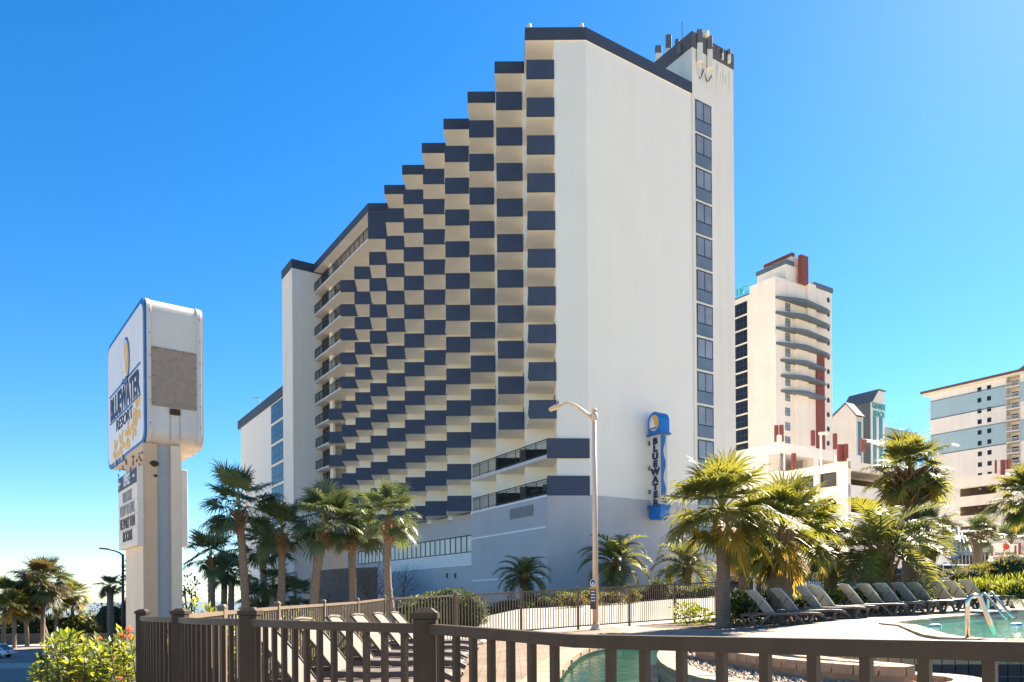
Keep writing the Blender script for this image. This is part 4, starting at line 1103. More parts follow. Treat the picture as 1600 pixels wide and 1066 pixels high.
def fin(c_px, y0, y1, wpx, Y, parent):
    a0 = P(c_px, y1, Y); z1 = P(c_px, y0, Y).z; w_ = wpx*Y/FPX
    mb = MB(); mb.obox(Vector((a0.x - w_/2, Y-.4, a0.z)), Vector((w_, .2, 0)), Vector((0, .5, 0)), ZU*(z1-a0.z)); mk('red_fin', mb, M['redpaint'], parent)
for a_ in ((1213, 665, 691, 6), (1221, 664.5, 690, 6)): fin(*a_, CA.y+.2, ga)
for a_ in ((1270, 673, 697, 6), (1284, 679, 699, 5.5), (1304.5, 678, 702, 6)): fin(*a_, CA.y + 5.5, ga)
mb = MB(); blk(mb, CA, -.3, .5, along(CA, V, 1215, 690), along(CA, V, 1219, 690), za, za+1.0); mk('pier', mb, M['conc_white'], ga)

# --- front garage with a corner pier
CB, zb_ = ptc(1325, 720, 92)
gb = thing('parking_garage', (CB.x, CB.y, 0), 'white front parking garage with corner pier and pairs of red fins behind the palms', 'building')
uE = along(CB, U, 1190, 740); vE = along(CB, V, 1462, 730)
lv_ = [(zat(CB, 1320, 734), zat(CB, 1320, 757)), (zat(CB, 1320, 776), zat(CB, 1320, 800)), (zat(CB, 1320, 822), zat(CB, 1320, 850))]
mb = MB(); zz_ = [zb_] + [z for ab in lv_ for z in ab] + [0.0]
for k in range(0, len(zz_), 2):
    blk(mb, CB, 0, uE, 0, .5, zz_[k+1], zz_[k]); blk(mb, CB, 0, .5, 0, vE, zz_[k+1], zz_[k]); blk(mb, CB, .5, uE, .5, vE, zz_[k]-.4, zz_[k]-.05)
cols_u = [0, along(CB, U, 1308, 740), along(CB, U, 1281, 740), along(CB, U, 1272, 740), along(CB, U, 1246, 740), along(CB, U, 1236, 740)]
for x0, x1 in ((cols_u[0], cols_u[1]), (cols_u[2], cols_u[3]), (cols_u[4], cols_u[5]), (along(CB, U, 1208, 740), along(CB, U, 1200, 740))): blk(mb, CB, x0, x1, -.12, .55, 0, zb_-.02)
for xa, xb in ((1385, 1396), (1425, 1432), (1454, 1462)): blk(mb, CB, -.1, .6, along(CB, V, xa, 740), along(CB, V, xb, 740), 0, zb_-.02)
mk('wall', mb, M['conc_white'], gb)
mb = MB(); blk(mb, CB, cols_u[1]-.1, -.12, -.2, .8, zb_-.05, zb_+.25); blk(mb, CB, -.14, cols_u[1]+.1, -.14, .7, lv_[0][0]-.1, lv_[0][0]+.15); mk('pier_band', mb, M['conc_cream'], gb)
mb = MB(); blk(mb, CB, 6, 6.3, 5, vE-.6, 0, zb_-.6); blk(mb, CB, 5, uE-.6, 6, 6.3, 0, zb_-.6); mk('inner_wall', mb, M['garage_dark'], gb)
mb = MB(); blk(mb, CB, cols_u[3]+.0, cols_u[4], .25, .3, lv_[0][1], lv_[0][0]); blk(mb, CB, cols_u[1], cols_u[2], .25, .3, lv_[0][1], lv_[0][0]); mk('dark_glazing', mb, M['glass_dark'], gb)
for a_ in ((1312, 695, 721, 8), (1321, 694.5, 721, 7)): fin(*a_, CB.y+.2, gb)
fin(1240, 709, 735, 6.5, CB.y + 6.5, gb)
for a_ in ((1348, 686, 707, 6.5),): fin(*a_, CB.y + 14, gb)
mb = MB(); blk(mb, CB, .6, 1.6, along(CB, U, 1320, 720)*-1+.1, .9, zb_, zb_+.9); mk('pier_top', mb, M['conc_white'], gb)
lp = P(1283, 737, 97); mb = MB(); mb.bar(lp, (lp.x, lp.y, P(1283, 678, 97).z), .22, .22); mb.obox(Vector((lp.x-.2, lp.y-.2, P(1283, 679, 97).z)), Vector((1.1, 0, 0)), Vector((0, .5, 0)), ZU*.3)
tag(mk('deck_lamp', mb, M['slab']), 'tan lamp post on the upper deck of the white parking garage', 'lamp post')

# --- right hand garage
CC, zc_ = ptc(1453, 753, 132)
gc = thing('parking_garage', (CC.x, CC.y, 0), 'wide white open parking garage with long dark openings below the blue banded building', 'building')
LC = -along(CC, -U, 1640, 740)
LEN = along(CC, -U, 1650, 740)
def blkr(mb, c, r0, r1, v0, v1, z0, z1, m=None):          # r runs along -U (towards the right)
    mb.obox(Vector((c.x, c.y, z0)) - U*r0 + V*v0, -U*(r1-r0), V*(v1-v0), ZU*(z1-z0), m)
rp = along(CC, -U, 1558, 760); r0_ = along(CC, -U, 1463, 760)
zl_ = [zc_] + [zat(CC, 1455, y_) for y_ in (769, 782, 797, 811, 827, 843)] + [0.0]
mb = MB()
for k in range(0, len(zl_), 2):
    blkr(mb, CC, 0, rp, 0, .5, zl_[k+1], zl_[k]); blkr(mb, CC, 0, rp, .5, 16, zl_[k]-.5, zl_[k]-.1)
blkr(mb, CC, 0, r0_, -.1, .6, 0, zc_-.02); blkr(mb, CC, rp, LEN, -.3, 16, 0, zc_+.35)
mk('wall', mb, M['conc_white'], gc)
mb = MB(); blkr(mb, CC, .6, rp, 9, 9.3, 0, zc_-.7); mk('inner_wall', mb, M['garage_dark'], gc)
mb = MB()
for q in range(5):
    for z in (zl_[1], zl_[3]): blkr(mb, CC, r0_+2.0+q*3.4, r0_+2.35+q*3.4, 3, 3.3, z-.12, z-.02)
mk('ceiling_light', mb, M['white_text'], gc)
for px, py in ((1581, 822), (1592, 826), (1589, 858), (1606, 822)):
    c = CC - U*along(CC, -U, px-5, py) - V*.3; z = zat(c, px, py); window_grid((c.x, c.y, z-.8), -U, -V, 1.1, 1.5, 1, [], gc, glass=M['glass_dark'], fr=.1)
cR = CC - U*along(CC, -U, 1567, 740)
for a_ in ((1567, 719, 742, 6.5), (1576, 718.5, 742, 6.5)): fin(*a_, cR.y-.3, gc)
mb = MB(); q = P(1556, 740, cR.y); mb.bar(q, (q.x, q.y, P(1556, 719, cR.y).z), .22, .22); mk('red_post', mb, M['redpaint'], gc)

# --- blue banded condominium
CD, zd = ptc(1454, 614, 205)
cd = thing('condominium', (CD.x, CD.y, 0), 'white condominium block with pale blue horizontal bands and a brown roof edge', 'building')
LD = along(CD, -U, 1660, 640)
rb0, rb1 = along(CD, -U, 1572, 620), along(CD, -U, 1594, 620)
mb = MB(); blkr(mb, CD, 0, rb0, 0, 18, 0, zd); blkr(mb, CD, rb1, LD, 0, 18, 0, zd); blkr(mb, CD, rb0-.1, rb1+.1, 2.2, 18, 0, zd-.1); mk('wall', mb, M['conc_white'], cd)
zb4 = [zat(CD, 1455, y_) for y_ in (628, 656, 681, 712)]
for a_, b_ in ((zb4[1], zb4[0]), (zb4[3], zb4[2])):
    mb = MB(); blkr(mb, CD, -.05, rb0-.02, -.06, .3, a_, b_); blkr(mb, CD, rb1+.02, LD, -.06, .3, a_, b_); bo = mk('blue_band', mb, M['bandblue'], cd)
    mb = MB(); blkr(mb, CD, -.05, rb0-.02, -.12, .1, a_-.15, a_+.1); blkr(mb, CD, -.05, rb0-.02, -.12, .1, b_-.1, b_+.1); mk('band_line', mb, M['slateblue'], bo)
mb = MB(); blkr(mb, CD, -2.2, LD, -1.2, 19, zd, zd+.55); mk('roof_edge', mb, M['roofbrown'], cd)
mb = MB(); blkr(mb, CD, -1.8, LD, -.8, 19, zd-.5, zd-.02); mk('eave', mb, M['conc_cream'], cd)
fl = (zd - zat(CD, 1455, 773))/10.0
for k in range(10):
    for px in (1530, 1545):
        r_ = along(CD, -U, px-2.5, 640); c = CD - U*r_; z = zd - 2.6 - k*fl
        mb = MB(); mb.obox(Vector((c.x, c.y, z)) - V*.09, -U*.95, V*.1, ZU*1.15); mk('window', mb, M['glass_dark'], cd)
for k in range(9):
    z = zd - 3.2 - k*fl
    mb = MB(); blkr(mb, CD, rb0, rb1, -.4, 2.2, z, z+.22); bo = mk('balcony', mb, M['conc_white'], cd)
    mb = MB()
    for q in range(14): blkr(mb, CD, rb0+q*(rb1-rb0)/14, rb0+q*(rb1-rb0)/14+.06, -.36, -.30, z+.2, z+1.1)
    blkr(mb, CD, rb0, rb1, -.38, -.28, z+1.05, z+1.15); mk('railing', mb, M['slab'], bo)
    mb = MB(); blkr(mb, CD, rb0+.3, rb0+(rb1-rb0)*.6, 2.12, 2.2, z+.25, z+2.0); mk('door', mb, M['glass_dark'], cd)
    mb = MB(); blkr(mb, CD, -1.6, 0, 1.0, 5, z-1.5, z-1.3)
    for q in range(6): blkr(mb, CD, -1.6, -1.54, 1+q*.75, 1.06+q*.75, z-1.3, z-.4)
    blkr(mb, CD, -1.62, -1.5, 1.0, 5, z-.45, z-.35); mk('end_balcony', mb, M['slab'], cd)
c = CD - U*along(CD, -U, 1590, 575); z = zd
mb = MB(); o_ = Vector((c.x, c.y, z+.5)) - V*.5
mb.extr([o_, o_ - U*9, o_ - U*9 + ZU*3.4, o_ - U*6 + ZU*3.4], V*8); mk('roof_gable', mb, M['roofgrey'], cd)

# --- slate towered building with teal letters
CG, _ = ptc(1362, 690, 225)
gbh = thing('slate_roofed_tower', (CG.x, CG.y, 0), 'slate sided tower block with white front, teal letters and teal glass strips', 'building')
vG = along(CG, V, 1382.5, 690); uG = along(CG, U, 1318, 690)
zl, zp, zr = zat(CG, 1361, 627), zat(CG, 1371, 607.5), zat(CG, 1382, 609)
zr = zp
vm = along(CG, V, 1371.5, 620)
mb = MB()
prof = [Vector((CG.x, CG.y, 0)), Vector((CG.x, CG.y, 0)) + V*vG, Vector((CG.x, CG.y, zr)) + V*vG, Vector((CG.x, CG.y, zp)) + V*vm, Vector((CG.x, CG.y, zl))]
mb.extr([q + U*.3 for q in prof], U*(uG-.3)); mk('side', mb, mat('slate_wall', (.10, .115, .115), .8, .08, .5), gbh)
mb = MB(); mb.extr(prof, U*.295); mk('front', mb, M['conc_white'], gbh)
mb = MB(); a_ = [Vector((CG.x, CG.y, zl)) - V*.3 - ZU*.3, Vector((CG.x, CG.y, zp)) + V*vm + ZU*.35, Vector((CG.x, CG.y, zp)) + V*(vG+.4) + ZU*.35, Vector((CG.x, CG.y, zp)) + V*(vG+.4) + ZU*.05, Vector((CG.x, CG.y, zp)) + V*vm + ZU*.05, Vector((CG.x, CG.y, zl)) - V*.05 - ZU*.25]
mb.extr([q - U*.4 for q in a_], U*(uG+.6)); mk('roof', mb, M['roofgrey'], gbh)
for tx, py, k in (('GRANDE', 633.5, 1.0), ('BEACH', 645.5, .82)):
    tm = text_mesh(tx, 1.0, .08, .01); wd = max(x for x, y, z in tm.v) - min(x for x, y, z in tm.v)
    tm.v = [(x*vG*1.0*k/wd, y*2.5, z) for x, y, z in tm.v]
    c = CG + V*(vG*.54) + N*.15; mk('lettering', place(tm, Vector((c.x, c.y, zat(CG, 1371, py))), V, ZU), M['tealtext'], gbh)
for xa, xb in ((1364, 1369), (1373.5, 1378.5)):
    v0, v1 = along(CG, V, xa, 680), along(CG, V, xb, 680); mb = MB(); mb.obox(Vector((CG.x, CG.y, 8)) + V*v0 + N*.02, V*(v1-v0), N*.1, ZU*(zat(CG, 1366, 650)-8)); mk('glass_strip', mb, M['teal'], gbh)
CH, _ = ptc(1338, 690, 190)
gw = thing('gabled_building', (CH.x, CH.y, 0), 'cream gabled building with one tall teal glass strip beside the Art Deco tower', 'building')
vH = along(CH, V, 1349, 690); uH = along(CH, U, 1296, 690); zh = zat(CH, 1338, 651); zhp = zat(CH, 1322, 637); um = along(CH, U, 1322, 640)
prof = [Vector((CH.x, CH.y, 0)), Vector((CH.x, CH.y, zh)), Vector((CH.x, CH.y, zhp+1.5)) + U*um, Vector((CH.x, CH.y, zh+.5)) + U*uH, Vector((CH.x, CH.y, 0)) + U*uH]
mb = MB(); mb.extr(prof, V*vH); mk('wall', mb, M['conc_cream'], gw)
mb = MB(); a_ = [prof[1] - U*.3 + ZU*.02, prof[2] + ZU*.02, prof[3] + U*.3 + ZU*.02, prof[3] + U*.3 + ZU*.35, prof[2] + ZU*.4, prof[1] - U*.3 + ZU*.35]
mb.extr([q - V*.3 for q in a_], V*(vH+.6)); mk('roof', mb, M['roofgrey'], gw)
v0, v1 = along(CH, V, 1340.5, 680), along(CH, V, 1345, 680); mb = MB(); mb.obox(Vector((CH.x, CH.y, 6)) + V*v0 + N*.02, V*(v1-v0), N*.1, ZU*(zat(CH, 1342, 658)-6)); mk('glass_strip', mb, M['teal'], gw)
CI, zi = ptc(1383, 668, 240)
gi = thing('distant_building', (CI.x, CI.y, 0), 'distant building with grey hipped roof behind the tall palm crown', 'building')
rI = along(CI, V, 1432, 670)
mb = MB(); blk(mb, CI, 0, 12, 0, rI, 0, zi); mk('wall', mb, M['bandblue'], gi)
q0 = Vector((CI.x, CI.y, zi)); mb = MB(); cpt = q0 + V*(rI*.45) + U*6 + ZU*2.6
mb.add([q0 - V*.5 - U*.5, q0 + V*(rI+.5) - U*.5, q0 + V*(rI+.5) + U*12, q0 - V*.5 + U*12, cpt], [(0,1,4),(1,2,4),(2,3,4),(3,0,4),(3,2,1,0)]); mk('roof', mb, M['roofgrey'], gi)

# --- glazed entrance canopy
CN, _ = ptc(1545, 864, 88)
ec_ = thing('entrance_canopy', (CN.x, CN.y, 0), 'sloping blue glass entrance canopy in front of the wide white garage', 'canopy')
A = [P(1470, 863, 98), P(1542, 863, 88), P(1524, 858, 92), P(1477, 803, 102)]
mb = MB(); mb.add(A + [q + Vector((.2, 1.5, -.3)) for q in A], [(0,1,2,3),(7,6,5,4),(0,4,5,1),(1,5,6,2),(2,6,7,3),(3,7,4,0)]); mk('glass_roof', mb, M['canopyglass'], ec_)
mb = MB()
for q in range(10):
    f_ = q/9; mb.bar(A[3].lerp(A[2], f_) + Vector((0, -.05, .05)), A[0].lerp(A[1], .05+f_*.95) + Vector((0, -.05, .05)), .12, .12)
mk('glazing_bar', mb, M['greypole'], ec_)
g0, g1 = P(1487, 866, 96), P(1545, 866, 88); gz = P(1520, 896, 92).z
mb = MB(); d_ = (g1-g0); d_.z = 0; mb.obox(Vector((g0.x, g0.y, gz)), d_, Vector((.1, .3, 0)), ZU*(g0.z-gz)); mk('glazed_front', mb, M['glass_dark'], ec_)
mb = MB()
for q in range(11): p0 = Vector((g0.x, g0.y, gz)) + d_*(q/10); mb.bar(p0 - Vector((.03, .1, 0)), p0 + ZU*(g0.z-gz) - Vector((.03, .1, 0)), .1, .1)
for z in (gz + .9, g0.z): mb.bar(Vector((g0.x, g0.y-.1, z)), Vector((g1.x, g1.y-.1, z)), .12, .14 if z < g0.z else .3)
mk('front_frame', mb, M['greypole'], ec_)
mb = MB(); q = P(1486, 866, 95); mb.box(q.x-.2, q.x+1.6, q.y-.8, q.y-.3, q.z-.6, q.z+.25); mk('blue_bracket', mb, M['signblue'], ec_)

# --- hotel entrance sign board at the right edge
S0 = P(1546, 883, 74); S1 = P(1600, 880, 72); dS = (S1-S0); dS.z = 0; wS = dS.length; dS.normalize(); nS = Vector((dS.y, -dS.x, 0))
sg = thing('monument_sign', (S0.x, S0.y, 0), 'cream monument sign with red emblem and picture panel at the right edge', 'sign')
zt_ = P(1548, 852, 74).z; zm = P(1548, 869, 74).z; zb2 = P(1548, 884, 74).z
wT = (P(1594, 860, 72).x - P(1548, 860, 74).x)
def sbox(x0, x1, z0, z1, d0, d1, m, name):
    mb = MB(); mb.obox(Vector((S0.x, S0.y, z0)) + dS*x0 + nS*d0, dS*(x1-x0), nS*(d1-d0), ZU*(z1-z0)); return mk(name, mb, m, sg)
sbox(0, wS, zb2, zm, -.5, .06, M['conc_cream'], 'base'); sbox(.15, wS-.45, zm-.05, zt_, -.4, 0, M['conc_white'], 'board')
for x in (.16, wS-.75): sbox(x, x+.13, zm, zt_-.15, .0, .08, M['redpaint'], 'red_bar')
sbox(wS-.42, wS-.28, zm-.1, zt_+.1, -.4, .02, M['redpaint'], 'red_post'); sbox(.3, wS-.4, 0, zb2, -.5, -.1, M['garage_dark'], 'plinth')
cS = Vector((S0.x, S0.y, 0)) + dS*(wS*.46) + nS*.012
tm = text_mesh('Grand Atlantic', 1.0, .01, .02, 1.0, .25); wd = max(x for x, y, z in tm.v) - min(x for x, y, z in tm.v); tm.v = [(x*wS*.62/wd, y*.42, z) for x, y, z in tm.v]
mk('lettering', place(tm, cS + ZU*(zm + (zt_-zm)*.19), dS, ZU), mat('dark_green_letters', (.03, .09, .06), .5, .05, 2), sg)
mb = MB(); ce = cS + ZU*(zm + (zt_-zm)*.67)
pts = [(-.10, -.42), (.02, -.18), (.26, -.16), (.40, .02), (.38, .24), (.22, .36), (-.02, .38), (-.2, .34), (-.08, .24), (-.26, .2), (-.12, .12), (-.24, .02), (-.06, .0), (-.12, -.16)]
mb.extr([ce + dS*x*.95 + ZU*y*.95 for x, y in pts], nS*.02); mk('emblem', mb, mat('emblem_red', (.5, .04, .03), .5, .05, 2), sg)
pp = mat('picture_panel', (.20, .16, .42), .4, .3, 1.2, col2=(.55, .28, .22)); sbox(wS*.12, wS*.80, zb2+.12, zm-.1, .06, .10, pp, 'picture_panel')
mb = MB()
for q in range(5): c = cS + dS*(-1.3 + q*.38) + nS*.1 + ZU*(zb2+.42); mb.extr([c + dS*(.17*cos(radians(a_))) + ZU*(.22*sin(radians(a_))) for a_ in range(0, 181, 30)], nS*.012)
mk('picture_arches', mb, M['white_text'], sg)
# yield sign
yp = P(1476, 905, 62); ys = thing('yield_sign', yp, 'white sign board with red bordered triangle beside the palms', 'sign')
zy0, zy1 = P(1476, 885, 62).z, P(1476, 856, 62).z
mb = MB(); mb.bar((yp.x, yp.y, yp.z-.6), (yp.x, yp.y, zy1-.1), .09, .09); mk('post', mb, M['greypole'], ys)
mb = MB(); mb.box(yp.x-.36, yp.x+.36, yp.y-.10, yp.y-.06, zy0, zy1); mk('board', mb, M['white_text'], ys)
zc2 = zy1 - .42
tri = lambda s_, y_: [Vector((yp.x + x*s_, y_, zc2 + z*s_)) for x, z in ((-1, .8), (0, -1), (1, .8))]
mb = MB(); mb.extr(tri(.30, yp.y-.105), (0, -.012, 0)); mk('red_triangle', mb, mat('sign_red', (.55, .03, .03), .4, .03, 2), ys)
mb = MB(); mb.extr(tri(.18, yp.y-.119), (0, -.008, 0)); mk('white_triangle', mb, M['white_text'], ys)
mb = MB(); mb.extr([Vector((yp.x + x, yp.y-.105, zy0+.25+z)) for x, z in ((-.18, 0), (-.06, .08), (-.06, .03), (.18, .03), (.18, -.03), (-.06, -.03), (-.06, -.08))], (0, -.006, 0)); mk('arrow', mb, M['deepnavy'], ys)
# ------------------------------------------------------------ palms and other plants
GA = 2.39996
def fan_frond(mb, hub, az, el, R, rng, m, mst, nl=26, droop=.35):
    """one costapalmate frond: stalk, then leaflets spreading from its end"""
    d = Vector((cos(az)*cos(el), sin(az)*cos(el), sin(el))); side = Vector((-sin(az), cos(az), 0)); up = side.cross(d)*-1
    up = d.cross(side)*-1 if d.cross(side).z < 0 else d.cross(side)
    Lp = R*rng.uniform(.46, .68); Lb = R*rng.uniform(.46, .58)
    mid = hub + d*Lp*.5 + up*.03*R; end = hub + d*Lp + Vector((0, 0, -.05*R))
    w_ = .022*R
    for p, q in ((hub, mid), (mid, end)):
        mb.add([p - side*w_, p + side*w_, q + side*w_*.7, q - side*w_*.7], [(0, 1, 2, 3)], mst)
    roll = rng.uniform(-.5, .5); sd = side*cos(roll) + up*sin(roll); upr = d.cross(sd); upr = upr if upr.z > 0 else -upr
    dd = (d + Vector((0, 0, -.25))).normalized()
    for k in range(nl):
        a = (k/(nl-1)-.5)*2*radians(118) + rng.uniform(-.04, .04)
        L = Lb*(.62 + .38*cos(a*.72))*rng.uniform(.86, 1.08)
        dr = dd*cos(a) + sd*sin(a)
        dr = (dr + upr*(.22*abs(sin(a)))).normalized()
        wd = L*.036 + .004; sw = dr.cross(upr).normalized()*wd
        p1 = end + dr*L*.36; dr2 = (dr + Vector((0, 0, -droop*rng.uniform(.4, 1.2)))).normalized(); p2 = p1 + dr2*L*.38
        dr3 = (dr2 + Vector((0, 0, -droop*2.2*rng.uniform(.3, 1.3)))).normalized(); p3 = p2 + dr3*L*.30
        mb.add([end, p1 - sw, p1 + sw, p2 - sw*.62, p2 + sw*.62, p3], [(0, 1, 2), (1, 3, 4, 2), (3, 5, 4)], m)
def fan_crown(seed, R, nf=40, yellow=.12, low=-.75):
    rng = random.Random(seed); mb = MB(); z0 = Vector((0, 0, 0))
    for i in range(nf):
        f_ = (i+.5)/nf; el = radians(80) - f_*(radians(80) - low) + rng.uniform(-.3, .3)
        az = i*GA + rng.uniform(-.4, .4)
        old = f_ > .74
        m = 2 if (old and rng.random() < yellow*2.6) else (1 if rng.random() < .4 else 0)
        fan_frond(mb, z0 + Vector((0, 0, .12*R*(1-f_))), az, el, R*rng.uniform(.72, 1.14)*(.82 + .18*sin(pi*f_)), rng, m, 3, 30, .18 + .45*f_)
    return mb
def pin_crown(seed, R, nf=26, npair=30, yellow=.1, low=-.5):
    """feather fronds arching up and out, then down"""
    rng = random.Random(seed); mb = MB()
    for i in range(nf):
        f_ = (i+.5)/nf; el = radians(82) - f_*(radians(82) - low) + rng.uniform(-.1, .1); az = i*GA + rng.uniform(-.25, .25)
        L = R*rng.uniform(.95, 1.15); m = 2 if (f_ > .8 and rng.random() < yellow*4) else (1 if rng.random() < .4 else 0)
        side = Vector((-sin(az), cos(az), 0)); p = Vector((0, 0, 0)); e_ = el; pts = [p]; ds = []
        nseg = 12
        for s_ in range(nseg):
            dd = Vector((cos(az)*cos(e_), sin(az)*cos(e_), sin(e_))); p = p + dd*(L*1.2/nseg); pts.append(p); ds.append(dd); e_ -= (1.75 + .2*f_)/nseg*(.5 + 1.0*s_/nseg)
        for s_ in range(nseg):
            w0 = .02*R*(1-s_/nseg)+.004; w1 = .02*R*(1-(s_+1)/nseg)+.004
            mb.add([pts[s_]-side*w0, pts[s_]+side*w0, pts[s_+1]+side*w1, pts[s_+1]-side*w1], [(0,1,2,3)], 3)
        for k in range(npair):
            t = .16 + .84*k/npair; x = t*nseg; s_ = min(nseg-1, int(x)); q = pts[s_].lerp(pts[s_+1], x-s_); dd = ds[s_]; up = side.cross(dd); up = up if up.z > 0 else -up
            l_ = R*.40*(.35 + .65*sin(pi*min(1, .18+t*.82)))*rng.uniform(.85, 1.1)
            for sg_ in (-1, 1):
                dr = (side*sg_*.75 + dd*.62 + up*.34 + Vector((rng.uniform(-.1,.1), rng.uniform(-.1,.1), rng.uniform(-.12,.06)))).normalized()
                wv_ = dd*(l_*.035+.006); q1 = q + dr*l_*.55; q2 = q1 + (dr + Vector((0,0,-.45))).normalized()*l_*.45
                mb.add([q - wv_, q + wv_, q1 + wv_*.9, q1 - wv_*.9, q2], [(0,1,2,3),(3,2,4)], m)
    return mb
def mesh_of(name, mb, mats):
    me = bpy.data.meshes.new(name); me.from_pydata(mb.v, [], mb.f)
    for m_ in mats: me.materials.append(m_)
    me.polygons.foreach_set('material_index', mb.m); me.update(); return me
M['frondl'] = mat('frond_yellow_green', (.095, .115, .034), .4, .3, 2.5, trans=.36, tcol=(.34, .31, .04), spec=.55); M['frondd'] = mat('frond_dark_green', (.09, .12, .05), .45, .3, 2.5, trans=.25, tcol=(.22, .26, .07), spec=.4); M['frondb'] = mat('frond_brown_olive', (.085, .065, .035), .6, .3, 2.5, trans=.3, tcol=(.24, .17, .05), spec=.2)
FM = [M['frond'], M['frond2'], M['frondy'], M['stalk']]; PM = [M['frondgrey'], M['frond2'], M['frondl'], M['stalk']]
FANS = [mesh_of('crown', fan_crown(20+k, 1.0, 30+k, .0), [M['frondd'], M['frondd'], M['frondy'], M['stalk']]) for k in range(4)] + [mesh_of('crown', fan_crown(40+k, 1.0, 54, .12, -.95), [M['frond2'], M['frondl'], M['frondy'], M['stalk']]) for k in range(4)]
FANS.append(mesh_of('crown', fan_crown(55, 1.0, 62, .2, -1.15), [M['frondb'], M['frondd'], M['frondb'], M['stalk']]))
PINS = [mesh_of('crown', pin_crown(60+k, 1.0), PM) for k in range(3)]
def trunk_mesh(a, b, r0, r1, seed, rings=1.0, bend=(0, 0, 0), n=10):
    rng = random.Random(seed); a, b = Vector(a), Vector(b); L = (b-a).length; k = max(10, int(L*7*rings)); path = []; rs = []
    for i in range(k+1):
        t = i/k; p = a.lerp(b, t) + Vector(bend)*sin(pi*t); path.append(p)
        r = r0 + (r1-r0)*t; rs.append(r*(1 + (.07 if i % 2 else -.05) + rng.uniform(-.05, .05)) * (1.25 if t < .05 else 1))
    mb = MB(); mb.tube(path, rs, n); return mb
def boots_mesh(c, r, h, seed, n=46, out=1.0):
    """old leaf bases crossing round the top of the trunk, and a ragged brown skirt"""
    rng = random.Random(seed); mb = MB(); c = Vector(c)
    for i in range(n):
        az = i*GA; z = -h*(i/n) + rng.uniform(-.04, .04); d = Vector((cos(az), sin(az), 0)); s_ = Vector((-sin(az), cos(az), 0))
        p = c + ZU*z + d*r*.75; w_ = r*.42; q = p + (d*rng.uniform(.35, .8)*out + ZU*rng.uniform(.25, .9))*r*rng.uniform(1.0, 2.0)
        mb.add([p - s_*w_, p + s_*w_, q + s_*w_*.3 + d*.01, q - s_*w_*.3, p - ZU*r*.5 + d*r*.1], [(0, 1, 2, 3), (0, 4, 1), (0, 3, 4), (1, 4, 2)], 0)
    return mb
def palm(base_px, hub_px, hub_py, Y, Rpx, r0, r1, kind, var, label, group=None, boots=.0, bend=(0,0,0), yb=None, name=None, base_z=None, rot=0, bout=1.0, cat='palm', squash=1.0):
    hub = P(hub_px, hub_py, Y); yb = Y if yb is None else yb
    ax = P(base_px, 940, yb).x; gz = ground(ax, yb) - .1 if base_z is None else base_z
    t = thing(name or ('fan_palm' if kind == 'fan' else 'feather_palm'), (ax, yb, gz), label, cat, group)
    mk('trunk', trunk_mesh((ax, yb, gz), hub - ZU*.02, r0, r1, int(base_px)+7, bend=bend), M['trunk'], t, smooth=True)
    if boots: mk('leaf_base', boots_mesh(hub - ZU*.05, r1*1.05, boots, int(base_px), n=int(30+boots*40), out=bout), M['boots'], t)
    me = (FANS if kind == 'fan' else PINS)[var]
    o_ = bpy.data.objects.new('crown', me); C.objects.link(o_); o_.parent = t; o_.location = hub - ORG[t.name]
    R = Rpx*Y/FPX; o_.scale = (R*1.14, R*1.14, R*1.14*squash); o_.rotation_euler = (0, 0, rot); return t
# tall sabal palms between the fence and the hotel
LG = 'fan palms in a row in front of the hotel'
palm(384, 373, 797, 34, 64, .19, .17, 'fan', 0, 'tallest fan palm on the left, standing clear against the white tower', LG, 1.0, (.1,0,0), bout=1.7)
palm(438, 441, 832, 35, 58, .18, .16, 'fan', 1, 'straight fan palm in front of the white stair tower of the hotel', LG, .9, rot=1, bout=1.8)
palm(493, 508, 818, 34, 66, .23, .18, 'fan', 2, 'thick trunked fan palm leaning right with a broad brown skirt of old leaf bases', LG, 1.1, (-.25,0,0), rot=2, bout=2.0)
palm(553, 549, 832, 35, 56, .18, .16, 'fan', 3, 'fan palm in front of the dark brown porch roof', LG, .85, rot=.6, bout=1.8)
palm(618, 608, 812, 33, 56, .20, .15, 'fan', 0, 'slender fan palm bent to the left in front of the strip window', LG, 1.0, (-.22,0,0), rot=3.0, bout=1.9)
palm(331, 330, 872, 44, 46, .22, .19, 'fan', 1, 'shorter fan palm just right of the pylon sign', LG, .5, rot=3)
palm(347, 351, 893, 47, 36, .2, .18, 'fan', 2, 'low fan palm with paired trunk right of the shorter palm', LG, .4, rot=1.7)
palm(358, 362, 900, 46.5, 32, .2, .18, 'fan', 3, 'smallest dark fan palm beside the tallest palm trunk', LG, .4, rot=.7)
palm(416, 410, 858, 42, 50, .2, .18, 'fan', 3, 'fan palm half hidden behind the straight palm by the white wing', LG, .5, rot=2.7)
palm(428, 427, 914, 40, 34, .2, .18, 'fan', 1, 'low dark fan palm at the foot of the white stair tower', LG, .3, rot=.2)
palm(470, 462, 936, 40, 40, .18, .18, 'fan', 2, 'low fan palm sprouting at the foot of the grey hotel wall', LG, .2, rot=4)
palm(400, 398, 938, 41, 30, .18, .18, 'fan', 0, 'low fan palm between the two straight trunks', LG, .2, rot=5)
